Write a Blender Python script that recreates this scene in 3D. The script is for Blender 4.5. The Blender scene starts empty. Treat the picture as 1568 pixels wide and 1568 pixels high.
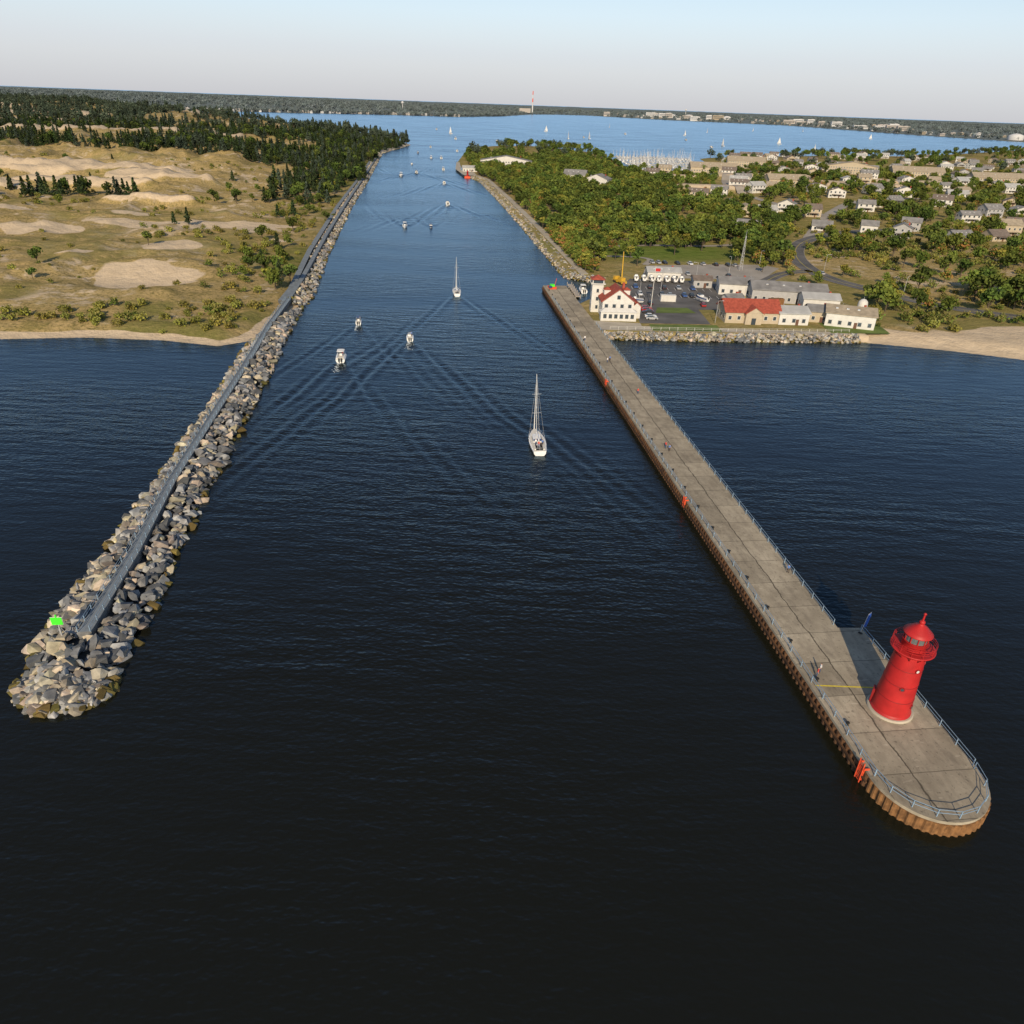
import bpy, math, random, bmesh
import numpy as np
from mathutils import Vector, Matrix
random.seed(7); rng=np.random.default_rng(11)
S=bpy.context.scene
COL=S.collection

# ------------------------------------------------------------------ materials
def mat(name,col,rough=0.8,var=0.15,scale=3.0,metal=0.0,rand=0.0,col2=None,spec=0.3):
    m=bpy.data.materials.new(name); m.use_nodes=True
    n=m.node_tree.nodes; l=m.node_tree.links; b=n['Principled BSDF']
    b.inputs['Roughness'].default_value=rough; b.inputs['Metallic'].default_value=metal
    b.inputs['Specular IOR Level'].default_value=spec
    tc=n.new('ShaderNodeTexCoord'); nz=n.new('ShaderNodeTexNoise'); nz.inputs['Scale'].default_value=scale
    nz.inputs['Detail'].default_value=3
    l.new(tc.outputs['Object'],nz.inputs['Vector'])
    mx=n.new('ShaderNodeMix'); mx.data_type='RGBA'
    c=Vector(col); c2=Vector(col2) if col2 else c*(1+var)
    c1=c*(1-var)
    mx.inputs['A'].default_value=(*c1,1); mx.inputs['B'].default_value=(*c2,1)
    cr=n.new('ShaderNodeMapRange'); cr.inputs['From Min'].default_value=0.3; cr.inputs['From Max'].default_value=0.7
    l.new(nz.outputs['Fac'],cr.inputs['Value']); l.new(cr.outputs[0],mx.inputs['Factor'])
    out=mx.outputs['Result']
    if rand>0:
        oi=n.new('ShaderNodeObjectInfo'); hs=n.new('ShaderNodeHueSaturation')
        mr=n.new('ShaderNodeMapRange'); mr.inputs['To Min'].default_value=1-rand; mr.inputs['To Max'].default_value=1+rand
        l.new(oi.outputs['Random'],mr.inputs['Value']); l.new(mr.outputs[0],hs.inputs['Value'])
        mr2=n.new('ShaderNodeMapRange'); mr2.inputs['To Min'].default_value=0.5-rand*0.08; mr2.inputs['To Max'].default_value=0.5+rand*0.08
        ml=n.new('ShaderNodeMath'); ml.operation='MULTIPLY'; ml.inputs[1].default_value=7.31
        fr=n.new('ShaderNodeMath'); fr.operation='FRACT'
        l.new(oi.outputs['Random'],ml.inputs[0]); l.new(ml.outputs[0],fr.inputs[0]); l.new(fr.outputs[0],mr2.inputs['Value'])
        l.new(mr2.outputs[0],hs.inputs['Hue']); l.new(out,hs.inputs['Color']); out=hs.outputs['Color']
    l.new(out,b.inputs['Base Color'])
    return m
def leafmat(name,col,rand):
    m=bpy.data.materials.new(name); m.use_nodes=True; n=m.node_tree.nodes; l=m.node_tree.links; n.remove(n['Principled BSDF'])
    d=n.new('ShaderNodeBsdfDiffuse'); oi=n.new('ShaderNodeObjectInfo'); hs=n.new('ShaderNodeHueSaturation'); hs.inputs['Color'].default_value=(*col,1)
    mr=n.new('ShaderNodeMapRange'); mr.inputs['To Min'].default_value=1-rand; mr.inputs['To Max'].default_value=1+rand; l.new(oi.outputs['Random'],mr.inputs['Value']); l.new(mr.outputs[0],hs.inputs['Value'])
    mr2=n.new('ShaderNodeMapRange'); mr2.inputs['To Min'].default_value=.5-rand*.09; mr2.inputs['To Max'].default_value=.5+rand*.06
    ml=n.new('ShaderNodeMath'); ml.operation='MULTIPLY'; ml.inputs[1].default_value=7.31; fr=n.new('ShaderNodeMath'); fr.operation='FRACT'
    l.new(oi.outputs['Random'],ml.inputs[0]); l.new(ml.outputs[0],fr.inputs[0]); l.new(fr.outputs[0],mr2.inputs['Value']); l.new(mr2.outputs[0],hs.inputs['Hue'])
    l.new(hs.outputs[0],d.inputs['Color']); l.new(d.outputs[0],n['Material Output'].inputs[0]); return m
M={}
def mk(k,*a,**kw): M[k]=mat(k,*a,**kw)
mk('white_paint',(0.54,0.53,0.50),0.6,0.08,0.6)
mk('white_hull',(0.70,0.70,0.69),0.25,0.04,0.8,spec=0.5)
mk('red_roof',(0.30,0.065,0.04),0.8,0.25,1.2)
mk('grey_roof',(0.20,0.195,0.19),0.85,0.25,0.3)
mk('light_roof',(0.36,0.36,0.35),0.8,0.15,0.3)
mk('tan_roof',(0.31,0.26,0.19),0.85,0.2,0.6)
mk('brown_roof',(0.16,0.13,0.11),0.85,0.2,0.6)
mk('tan_siding',(0.40,0.34,0.25),0.8,0.08,0.7)
mk('grey_siding',(0.34,0.34,0.34),0.8,0.08,0.7)
mk('window_glass',(0.04,0.055,0.07),0.15,0.1,2,spec=0.6)
mk('door_paint',(0.12,0.06,0.04),0.6)
mk('tower_red',(0.38,0.018,0.018),0.5,0.18,0.6,spec=0.3)
mk('tower_red_dark',(0.22,0.012,0.013),0.5,0.12,1.0)
mk('lamp_glass',(0.12,0.14,0.14),0.1,0.1,2,spec=0.8)
mk('rust_steel',(0.085,0.045,0.026),0.85,0.45,0.8,col2=(0.14,0.068,0.03))
mk('rust_lit_orange',(0.18,0.09,0.036),0.85,0.4,1.4,col2=(0.27,0.135,0.052))  # rust with the sunlit look of the pier head mixed into its colour
mk('ladder_orange',(0.62,0.08,0.03),0.6)
mk('rail_blue',(0.22,0.31,0.40),0.5,0.1)
mk('concrete_cap',(0.32,0.28,0.21),0.9,0.25,0.5)
mk('concrete_light',(0.38,0.34,0.27),0.9,0.2,0.2)
mk('walk_deck',(0.17,0.195,0.215),0.85,0.2,0.7)
mk('yellow_paint',(0.6,0.47,0.05),0.7)
mk('green_sign',(0.06,0.72,0.03),0.5)
mk('flag_blue',(0.03,0.09,0.35),0.7)
mk('asphalt',(0.11,0.105,0.10),0.9,0.3,0.12)
mk('pale_pavement',(0.30,0.27,0.23),0.9,0.15,0.1)
mk('white_line',(0.7,0.7,0.68),0.7)
mk('aluminium',(0.55,0.55,0.55),0.35,0.05,2,metal=0.4)
mk('dark_rubber',(0.02,0.02,0.02),0.7)
mk('boat_deck',(0.55,0.53,0.48),0.6)
mk('boat_blue',(0.03,0.06,0.16),0.4)
mk('sail_cloth',(0.72,0.71,0.68),0.8,0.04)
mk('bark',(0.09,0.07,0.05),0.9)
mk('skin',(0.5,0.3,0.21),0.6)
mk('hair',(0.05,0.03,0.02),0.7)
mk('denim',(0.05,0.08,0.16),0.8)
mk('shirt_red',(0.5,0.06,0.05),0.8); mk('shirt_white',(0.7,0.7,0.7),0.8); mk('shirt_blue',(0.08,0.17,0.4),0.8)
mk('wood_dock',(0.35,0.31,0.26),0.9)
mk('crane_yellow',(0.5,0.3,0.03),0.6)
mk('lawn_grass',(0.11,0.15,0.03),0.9,0.25,0.2)
mk('far_wall',(0.50,0.50,0.50),0.8,0.1,0.02)
mk('far_wall_tan',(0.36,0.33,0.30),0.8,0.1,0.02)
mk('far_roof',(0.30,0.30,0.31),0.8,0.1,0.02)
for k,c in dict(rock_a=(0.33,0.29,0.225),rock_b=(0.22,0.225,0.23),rock_c=(0.40,0.34,0.25),rock_d=(0.12,0.125,0.13),rock_e=(0.27,0.265,0.25)).items():
    mk(k,c,0.9,0.35,1.6,rand=0.4)
mk('rock_core_shade',(0.045,0.045,0.045),0.95,0.3,1.0)  # mound under the rocks, coloured near black to paint shadow in the gaps
mk('rock_algae',(0.12,0.095,0.025),0.8,0.35,1.0,rand=0.3)
for k,c in dict(pine=(0.028,0.045,0.022),pine2=(0.042,0.060,0.026),green=(0.090,0.125,0.028),green2=(0.13,0.162,0.034),
                yellow=(0.21,0.205,0.04),orange=(0.27,0.15,0.05),shrub=(0.19,0.185,0.055),dark=(0.052,0.078,0.022),
                mid=(0.050,0.070,0.050),mid2=(0.075,0.097,0.062),far=(0.13,0.16,0.165),far2=(0.15,0.18,0.18)).items():  # mid and far greens have distance haze mixed into the leaf colour
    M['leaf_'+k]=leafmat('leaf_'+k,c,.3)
    
# ------------------------------------------------------------------ mesh builder
class MB:
    def __init__(s): s.v=[];s.f=[];s.m=[];s.mats=[];s.sm=[];s.X=Matrix.Identity(4)
    def mi(s,k):
        if k not in s.mats: s.mats.append(k)
        return s.mats.index(k)
    def add(s,vs,fs,k,smooth=False):
        b=len(s.v); i=s.mi(k)
        s.v+= [tuple(s.X@Vector(p)) for p in vs]
        for f in fs: s.f.append([b+j for j in f]); s.m.append(i); s.sm.append(smooth)
    def box(s,c,d,k,rz=0,bev=0):
        x,y,z=c; a,b,h=d[0]/2,d[1]/2,d[2]/2; co,si=math.cos(rz),math.sin(rz)
        vs=[]
        for dz in(-h,h):
            for dx,dy in((-a,-b),(a,-b),(a,b),(-a,b)):
                vs.append((x+dx*co-dy*si,y+dx*si+dy*co,z+dz))
        s.add(vs,[(3,2,1,0),(4,5,6,7),(0,1,5,4),(1,2,6,5),(2,3,7,6),(3,0,4,7)],k)
    def rings(s,rs,k,smooth=True,cap0=True,cap1=True):
        n=len(rs[0]); vs=[p for r in rs for p in r]; fs=[]
        for i in range(len(rs)-1):
            for j in range(n):
                a=i*n+j;b=i*n+(j+1)%n; fs.append((a,b,b+n,a+n))
        s.add(vs,fs,k,smooth)
        if cap0: s.add(list(rs[0]),[tuple(range(n))[::-1]],k)
        if cap1: s.add(list(rs[-1]),[tuple(range(n))],k)
    def lathe(s,c,prof,k,n=24,smooth=True,cap0=True,cap1=True):
        rs=[[(c[0]+r*math.cos(2*math.pi*j/n),c[1]+r*math.sin(2*math.pi*j/n),c[2]+z) for j in range(n)] for r,z in prof]
        s.rings(rs,k,smooth,cap0,cap1)
    def tube(s,a,b,r0,r1,k,n=6):
        a=Vector(a);b=Vector(b);d=(b-a).normalized(); u=d.orthogonal().normalized(); w=d.cross(u)
        rs=[[tuple(p+(u*math.cos(2*math.pi*j/n)+w*math.sin(2*math.pi*j/n))*r) for j in range(n)] for p,r in((a,r0),(b,r1))]
        s.rings(rs,k,n>4)
    def gable(s,c,w,d,rh,roof,wall,ax='x',ov=0.5,th=0.25):
        x,y,z=c
        if ax=='y': old=s.X.copy(); s.X=s.X@Matrix.Translation((x,y,0))@Matrix.Rotation(math.pi/2,4,'Z')@Matrix.Translation((-x,-y,0)); w,d=d,w
        a=w/2;b=d/2
        s.add([(x-a,y-b,z),(x-a,y+b,z),(x-a,y,z+rh),(x+a,y-b,z),(x+a,y+b,z),(x+a,y,z+rh)],[(0,2,1),(3,4,5)],wall)
        A=a+ov; sl=rh/b; B=b+ov; z0=z-sl*ov
        for sg in(-1,1):
            vs=[(x-A,y+sg*B,z0),(x+A,y+sg*B,z0),(x+A,y,z+rh),(x-A,y,z+rh)]
            vs+=[(p[0],p[1],p[2]+th) for p in vs]
            s.add(vs,[(0,1,2,3),(4,5,6,7),(0,1,5,4),(1,2,6,5),(3,0,4,7)],roof)
        if ax=='y': s.X=old
    def hip(s,c,w,d,rh,roof,ov=0.5):
        x,y,z=c;a=w/2+ov;b=d/2+ov; r=max(a-b,0); q=max(b-a,0)
        s.add([(x-a,y-b,z),(x+a,y-b,z),(x+a,y+b,z),(x-a,y+b,z),(x-r,y-q,z+rh),(x+r,y+q,z+rh)],
              [(0,1,5,4),(1,2,5),(2,3,4,5),(3,0,4),(3,2,1,0)] if r>0 else [(0,1,4),(1,2,5,4),(2,3,5),(3,0,4,5),(3,2,1,0)],roof)
    def windows(s,c,w,d,z0,rows,rh,step=3.0,k='window_glass',ww=1.1,wh=1.3,frame=None):
        x,y,_=c
        for r in range(rows):
            z=z0+r*rh
            for (L,ox,oy,ax) in((w,0,-d/2,0),(w,0,d/2,0),(d,-w/2,0,1),(d,w/2,0,1)):
                n=max(1,int((L-1)/step))
                for i in range(n):
                    t=(i+0.5)/n*L-L/2
                    if ax==0:
                        if frame: s.box((x+t,y+oy,z),(ww+.3,0.10,wh+.3),frame)
                        s.box((x+t,y+oy,z),(ww,0.16,wh),k)
                    else:
                        if frame: s.box((x+ox,y+t,z),(0.10,ww+.3,wh+.3),frame)
                        s.box((x+ox,y+t,z),(0.16,ww,wh),k)
    def mesh(s,name):
        me=bpy.data.meshes.new(name); me.from_pydata(s.v,[],s.f)
        for k in s.mats: me.materials.append(M[k])
        me.polygons.foreach_set('material_index',s.m); me.polygons.foreach_set('use_smooth',s.sm); me.update()
        return me
    def obj(s,name,loc=(0,0,0),rz=0,col=None):
        return place(s.mesh(name),name,loc,rz,col)
def place(me,name,loc=(0,0,0),rz=0,col=None,sc=1):
    o=bpy.data.objects.new(name,me); (col or COL).objects.link(o); o.location=loc; o.rotation_euler=(0,0,rz)
    if sc!=1: o.scale=(sc,sc,sc)
    return o

# ------------------------------------------------------------------ terrain functions
def hsh(i,j,s): 
    v=np.sin(i*127.1+j*311.7+s*74.7)*43758.5453
    return v-np.floor(v)
def vn(x,y,sc,s=0):
    x=x/sc;y=y/sc; i=np.floor(x);j=np.floor(y);fx=x-i;fy=y-j
    fx=fx*fx*(3-2*fx);fy=fy*fy*(3-2*fy)
    return (hsh(i,j,s)*(1-fx)+hsh(i+1,j,s)*fx)*(1-fy)+(hsh(i,j+1,s)*(1-fx)+hsh(i+1,j+1,s)*fx)*fy
def fbm(x,y,sc,s=0,o=4):
    t=0;a=1;n=0
    for k in range(o): t=t+a*vn(x+17*k,y-31*k,sc/2**k,s+k);n+=a;a*=0.5
    return t/n
def sstep(a,b,x): t=np.clip((x-a)/(b-a),0,1); return t*t*(3-2*t)
CHL=[(-84,241),(-84,290),(-99,387),(-125,565),(-150,757),(-211,1195),(-204,1458)]
CHR=[(-59,852),(-45,812),(-20,648),(0,507),(16,388)]
WATER=[(-6000,-800),(-6000,60),(-900,190),(-400,214),(-220,222),(-163,225),(-139,230),(-114,230),(-95,226),(-88,232)]+CHL+[
 (-275,1681),(-399,1818),(-602,2072),(-807,2336),(-946,2359),(-1078,2403),(-1480,3171),(-1633,3503),(-1456,3648),(-1085,3865),
 (-695,4283),(-369,4414),(-150,5200),(40,6700),(300,7300),(547,7468),(971,6388),(1794,5803),(1891,4041),(2039,3390),(2900,3700),(4500,4500),
 (4500,3900),(2600,2950),(1457,2410),(821,1728),(561,1574),(386,1460),(290,1360),(275,1200),(235,1050),(135,1040),(140,1200),(115,1420),
 (30,1560),(-70,1500),(-97,1300),(-90,1078)]+CHR+[(21,352),(36,343),(38,315),(27,305),(20,292),(24,262),(30,251),(75,254),(120,259),(149,252),(171,244),(260,215),(600,160),(3000,0),(6000,-100),(6000,-800)]
def sdist(x,y,poly=WATER,closed=True):
    x=np.asarray(x,float);y=np.asarray(y,float)
    best=np.full(x.shape,1e18);ins=np.zeros(x.shape,bool)
    n=len(poly)
    for i in range(n if closed else n-1):
        ax,ay=poly[i];bx,by=poly[(i+1)%n];dx,dy=bx-ax,by-ay
        t=np.clip(((x-ax)*dx+(y-ay)*dy)/(dx*dx+dy*dy),0,1)
        d=(x-ax-t*dx)**2+(y-ay-t*dy)**2
        np.minimum(best,d,out=best)
        if ay!=by:
            c=((ay>y)!=(by>y))&(x<ax+(y-ay)*dx/dy)
            ins^=c
    d=np.sqrt(best)
    return np.where(ins,-d,d) if closed else d
SAND=[(-157,314,22,17),(-350,672,75,20),(-411,692,70,18),(-291,640,44,14),(-420,650,60,16),(-664,1244,90,35),(-584,1244,80,30),(-717,1197,70,25),(-468,1228,50,32),
 (-782,2139,110,90),(-1277,2046,90,60),(-169,372,15,9),(-168,440,26,16),(-215,441,28,13),(-252,405,22,9),(-204,340,12,6),(-153,456,16,8),(-330,600,60,10),(-480,650,60,16),
 (-250,520,34,7),(-400,560,50,9),(-235,470,16,7),(-130,410,9,5),(-300,470,30,8),(215,262,60,14),(200,262,40,10),(260,300,50,8),(330,820,60,25),(260,900,70,22),(420,880,70,20),(320,430,40,6),(190,760,50,16),(150,860,50,14),(-880,1500,90,40),(-1000,1750,120,40)]
def sandmask(x,y):
    wx=x+(fbm(x,y,30,5,3)-.5)*30; wy=y+(fbm(x,y,30,9,3)-.5)*22
    m=np.zeros(np.shape(x))
    for cx,cy,rx,ry in SAND:
        q=((wx-cx)/rx)**2+((wy-cy)/ry)**2
        m=np.maximum(m,1-sstep(0.6,1.25,q))
    return m
def isleft(x,y): return x<np.interp(y,[0,240,290,757,1195,1458,1700],[-80,-60,-60,-100,-150,-160,-160])
def height(x,y,sd=None):
    x=np.asarray(x,float);y=np.asarray(y,float)
    if sd is None: sd=sdist(x,y)
    L=isleft(x,y)&(y<3600)
    far=(y>3300)
    base=np.where(sd<0,np.clip(sd*0.12,-4,0),2.0*sstep(0,14,sd)*1.0)
    base=np.where((sd>0)&(~L)&(y<1000)&(x<125),2.0*sstep(0,3,sd),base)
    n1=fbm(x,y,55,1,4);n2=fbm(x,y,260,3,4); n3=fbm(x,y,22,21,3)
    ridg=1-np.abs(2*n1-1)
    hl=sstep(15,70,sd)*((ridg**2)*4.6+n3*3.0-2.0)+sstep(450,900,y)*sstep(20,160,sd)*(ridg**2*9+n2*5)+sstep(1300,2300,y)*sstep(-300,-900,x)*sstep(20,200,sd)*n2*24
    hr=sstep(480,900,y)*sstep(15,120,sd)*(n2*5)+sstep(180,300,x)*sstep(10,60,sd)*n1*2.5
    hf=sstep(0,500,sd)*14+sstep(200,3000,sd)*n2*26
    h=base+np.where(far,hf,np.where(L,hl,hr))*(sd>0)
    # blow-out: shallow bowl with a rising back face and a low front lip
    q=((x+157)/28)**2+((y-310)/26)**2; k=1-sstep(.5,1.6,q)
    bowl=1.0+5.5*sstep(300,334,y)+1.2*sstep(.35,.8,q)*(y<305)
    h=np.where(sd>0,h*(1-k)+bowl*k,h)
    h=h+(sd>0)*sandmask(x,y)*np.where(y>500,5.0,0.0)*sstep(10,60,sd)
    return h
def hz(x,y): return float(height(np.array([x]),np.array([y]))[0])
def gridmesh(name,co,NR,NA,mask=None):
    me=bpy.data.meshes.new(name); me.vertices.add(NR*NA); me.vertices.foreach_set('co',co.reshape(-1))
    ii,jj=np.meshgrid(np.arange(NR-1),np.arange(NA-1),indexing='ij'); a=(ii*NA+jj).ravel()
    idx=np.stack([a,a+1,a+NA+1,a+NA],-1); nf=len(a)
    me.loops.add(nf*4); me.loops.foreach_set('vertex_index',idx.ravel()); me.polygons.add(nf)
    me.polygons.foreach_set('loop_start',np.arange(nf)*4); me.polygons.foreach_set('loop_total',np.full(nf,4)); me.polygons.foreach_set('use_smooth',np.ones(nf,bool))
    me.update(calc_edges=True); me.validate(); return me

# ground sheet ------------------------------------------------------------
NR,NA=620,900
u=np.linspace(0,1,NR); r0,r1,e=180.0,42000.0,0.8
rr=(r0**-e+(r1**-e-r0**-e)*u)**(-1/e); aa=np.radians(np.linspace(-62,62,NA))
RR,AA=np.meshgrid(rr,aa,indexing='ij'); X=RR*np.sin(AA);Y=RR*np.cos(AA)
SD=sdist(X,Y); Z=height(X,Y,SD)
me=gridmesh('ground',np.stack([X,Y,Z],-1),NR,NA)
sm=sandmask(X,Y)
Lm=isleft(X,Y)&(Y<3600)
beach=(SD>0)*(1-sstep(4,7,SD+(fbm(X,Y,12,4,2)-.5)*4))*(Y<300)*((X<-84)|(X>118))
beachR=(X>118)*(Y<300)*(1-sstep(12,26,SD+(fbm(X,Y,20,4,2)-.5)*16))
shore=(SD>0)*(1-sstep(3,10,SD))*(Y>1400)*(Y<3300)*0.7
R=np.clip(np.maximum.reduce([sm,beach,beachR*(SD>0),shore]),0,1)
lawn=np.exp(-(((X-72)/58)**2+((Y-424)/34)**2)**2)
lush=np.where(Lm, 0.5*sstep(0.5,0.68,fbm(X,Y,38,8,4))+0.25*sstep(36,12,np.abs(SD-22))*(Y<290)+0.45*(1-sstep(10,30,SD))*(Y>300)*(Y<1400), 0.5+0.5*(fbm(X,Y,70,8,3)-.5))
lush=np.where((~Lm)&(X>125)&(Y<480),0.15+0.45*sstep(.45,.6,fbm(X,Y,50,14,3)),lush)
lush=np.clip(np.maximum(lush,lawn),0,1)
farhaze_m=sstep(3200,3600,Y)*1.0
ca=me.color_attributes.new('zone','FLOAT_COLOR','POINT')
ca.data.foreach_set('color',np.stack([R,lush,farhaze_m,lawn],-1).ravel())
ground=bpy.data.objects.new('ground',me); COL.objects.link(ground)
gm=bpy.data.materials.new('ground_mat'); gm.use_nodes=True; n=gm.node_tree.nodes; l=gm.node_tree.links
n.remove(n['Principled BSDF']); b=n.new('ShaderNodeBsdfDiffuse'); l.new(b.outputs[0],n['Material Output'].inputs[0])
at=n.new('ShaderNodeAttribute'); at.attribute_name='zone'; sp=n.new('ShaderNodeSeparateColor'); l.new(at.outputs['Color'],sp.inputs[0])
geo=n.new('ShaderNodeNewGeometry')
def nz(scale,detail=5,rough=.6):
    t=n.new('ShaderNodeTexNoise'); t.inputs['Scale'].default_value=scale; t.inputs['Detail'].default_value=detail; t.inputs['Roughness'].default_value=rough; l.new(geo.outputs['Position'],t.inputs['Vector']); return t.outputs['Fac']
def mr(v,a,b_,c=0,d=1):
    t=n.new('ShaderNodeMapRange'); t.inputs[1].default_value=a;t.inputs[2].default_value=b_;t.inputs[3].default_value=c;t.inputs[4].default_value=d; l.new(v,t.inputs[0]); return t.outputs[0]
def mix(f,a,b_):
    t=n.new('ShaderNodeMix'); t.data_type='RGBA'
    l.new(f,t.inputs['Factor'])
    for s_,v in(('A',a),('B',b_)):
        if isinstance(v,tuple): t.inputs[s_].default_value=(*v,1)
        else: l.new(v,t.inputs[s_])
    return t.outputs['Result']
def mth(op,a,b_):
    t=n.new('ShaderNodeMath'); t.operation=op
    for i_,v in((0,a),(1,b_)):
        if isinstance(v,(int,float)): t.inputs[i_].default_value=v
        else: l.new(v,t.inputs[i_])
    return t.outputs[0]
big=nz(0.035,5,.65); mid=nz(0.16,5,.7); fine=nz(0.8,3,.7)
dune=mix(mr(mid,.38,.62),(0.42,0.305,0.14),(0.25,0.195,0.075))
dune=mix(mr(big,.42,.60),dune,(0.35,0.265,0.125))
dune=mix(mr(fine,.50,.66,0,.85),dune,(0.11,0.10,0.034))
dune=mix(mr(mth('ADD',mth('MULTIPLY',big,.5),mth('MULTIPLY',mid,.5)),.53,.59,0,.9),dune,(0.50,0.40,0.28))
gre=mix(mr(fine,.35,.65),(0.10,0.11,0.028),(0.19,0.18,0.055))
gre=mix(mr(mid,.4,.7),gre,(0.25,0.205,0.08))
g1=mix(mr(mth('ADD',sp.outputs[1],mth('MULTIPLY',mth('SUBTRACT',mid,.5),1.3)),.3,.7),dune,gre)
g1=mix(at.outputs['Alpha'],g1,mix(mr(mid,.3,.7),(0.10,0.145,0.028),(0.15,0.18,0.045)))
sand=mix(mr(mid,.3,.7),(0.56,0.45,0.315),(0.46,0.365,0.25))
g2=mix(mr(mth('ADD',sp.outputs[0],mth('MULTIPLY',mth('SUBTRACT',mid,.5),.9)),.4,.6),g1,sand)
farhaze=mix(mr(nz(0.004,5,.7),.4,.65),(0.13,0.16,0.165),(0.17,0.195,0.185))  # aerial haze painted into the far ground as a pale bluish base
g3=mix(sp.outputs[2],g2,farhaze)
l.new(g3,b.inputs['Color'])
bp=n.new('ShaderNodeBump'); bp.inputs['Distance'].default_value=1.3; bp.inputs['Strength'].default_value=0.9; l.new(mid,bp.inputs['Height']); l.new(bp.outputs[0],b.inputs['Normal'])
me.materials.append(gm)

# ------------------------------------------------------------------ water
wm=bpy.data.materials.new('water_mat'); wm.use_nodes=True; n=wm.node_tree.nodes; l=wm.node_tree.links; n.remove(n['Principled BSDF'])
geo=n.new('ShaderNodeNewGeometry')
def wn(sx,sy,detail,rot=0):
    mp=n.new('ShaderNodeMapping'); mp.inputs['Scale'].default_value=(sx,sy,1); mp.inputs['Rotation'].default_value=(0,0,rot); l.new(geo.outputs['Position'],mp.inputs['Vector'])
    t=n.new('ShaderNodeTexNoise'); t.noise_dimensions='2D'; t.inputs['Scale'].default_value=1; t.inputs['Detail'].default_value=detail; l.new(mp.outputs[0],t.inputs['Vector']); return t.outputs['Fac']
hgt=mth('ADD',mth('MULTIPLY',wn(.10,.40,2,.12),.26),mth('MULTIPLY',wn(.9,1.7,1,-.3),.10))
hgt=mth('MULTIPLY',hgt,mr(wn(.007,.022,2,.1),.35,.65,.40,1.3))
bp=n.new('ShaderNodeBump'); bp.inputs['Distance'].default_value=1.0; bp.inputs['Strength'].default_value=1.0; l.new(hgt,bp.inputs['Height'])
df=n.new('ShaderNodeBsdfDiffuse'); df.inputs['Color'].default_value=(0.0095,0.0095,0.0055,1)
gl=n.new('ShaderNodeBsdfGlossy'); gl.inputs['Color'].default_value=(0.60,0.79,0.96,1); gl.inputs['Roughness'].default_value=.20; l.new(bp.outputs[0],gl.inputs['Normal'])
fr_=n.new('ShaderNodeFresnel'); fr_.inputs['IOR'].default_value=1.36; l.new(bp.outputs[0],fr_.inputs['Normal'])
ms=n.new('ShaderNodeMixShader'); l.new(fr_.outputs[0],ms.inputs[0]); l.new(df.outputs[0],ms.inputs[1]); l.new(gl.outputs[0],ms.inputs[2]); l.new(ms.outputs[0],n['Material Output'].inputs[0])
HD=Vector((-0.135,0.99))
WK=[(-54,216,1,125,.24),(-57,258,1,110,.20),(-36.3,240,1,160,.26),(5.5,153,1,85,.09),(-26.5,307,1,150,.22),(-74,490,-1,140,.42),(-58,494,-1,90,.26),(-59,612,1,150,.36),(-78,777,1,150,.45),(-129,838,-1,180,.5),(-119,884,1,160,.5)]
gx=np.arange(-180,52,.8); gy=np.arange(84,960,.9)
GY,GX=np.meshgrid(gy,gx,indexing='ij'); GZ=np.zeros_like(GX)
wob=(fbm(GX,GY,26,90,2)-.5)*3.5
for x,y,d,L_,A_ in WK:
    dx,dy=-HD.x*d,-HD.y*d; px=GX-x;py=GY-y; s=px*dx+py*dy; t=np.abs(px*dy-py*dx)+wob*np.clip(s/60,0,1)
    big_=1+ (y>450)*.8
    sp_=np.clip(s,0,None)
    dd=t-sp_*.34-.0006*sp_**2*(d>0); env=np.exp(-(dd/(1.5*big_+.055*sp_))**2)
    ph=dd*1.55/big_+sp_*.16
    fd=np.clip(s/5,0,1)*np.clip((L_-s)/(L_*.8),0,1)
    cen=np.exp(-(t/(1.2*big_))**2)*np.clip(s/3,0,1)*np.clip((45-s)/40,0,1)*.5
    tr=(np.abs(t)<s*.34)*np.clip(s/8,0,1)*np.clip((L_*.5-s)/(L_*.5),0,1)*.14*np.sin(s*1.2/big_)
    GZ+=A_*(env*np.sin(ph)*fd+cen*np.sin(s*2.1/big_+t)+tr)
chl=np.interp(GY,[72,124,226,290,387,565,757,1195],[-60,-67,-82,-82,-97,-123,-148,-209]); chr_=np.interp(GY,[60,323,388,507,648,852],[44,11,15,-1,-21,-60])
GZ*=sstep(0,6,GX-chl)*sstep(0,5,chr_-GX)
edge=np.minimum.reduce([GX-gx[0],gx[-1]-GX,GY-gy[0],gy[-1]-GY]); GZ*=sstep(0,8,edge)
wme=gridmesh('water',np.stack([GX,GY,GZ],-1),len(gy),len(gx)); wme.materials.append(wm)
bm=bmesh.new(); bm.from_mesh(wme); W_=120000; xa,xb,ya,yb=float(gx[0]),float(gx[-1]),float(gy[0]),float(gy[-1])
for q in([(-W_,-W_),(W_,-W_),(W_,ya),(-W_,ya)],[(-W_,yb),(W_,yb),(W_,W_),(-W_,W_)],[(-W_,ya),(xa,ya),(xa,yb),(-W_,yb)],[(xb,ya),(W_,ya),(W_,yb),(xb,yb)]):
    bm.faces.new([bm.verts.new((x,y,0)) for x,y in q])
bm.to_mesh(wme); bm.free()
COL.objects.link(bpy.data.objects.new('water',wme))

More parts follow.
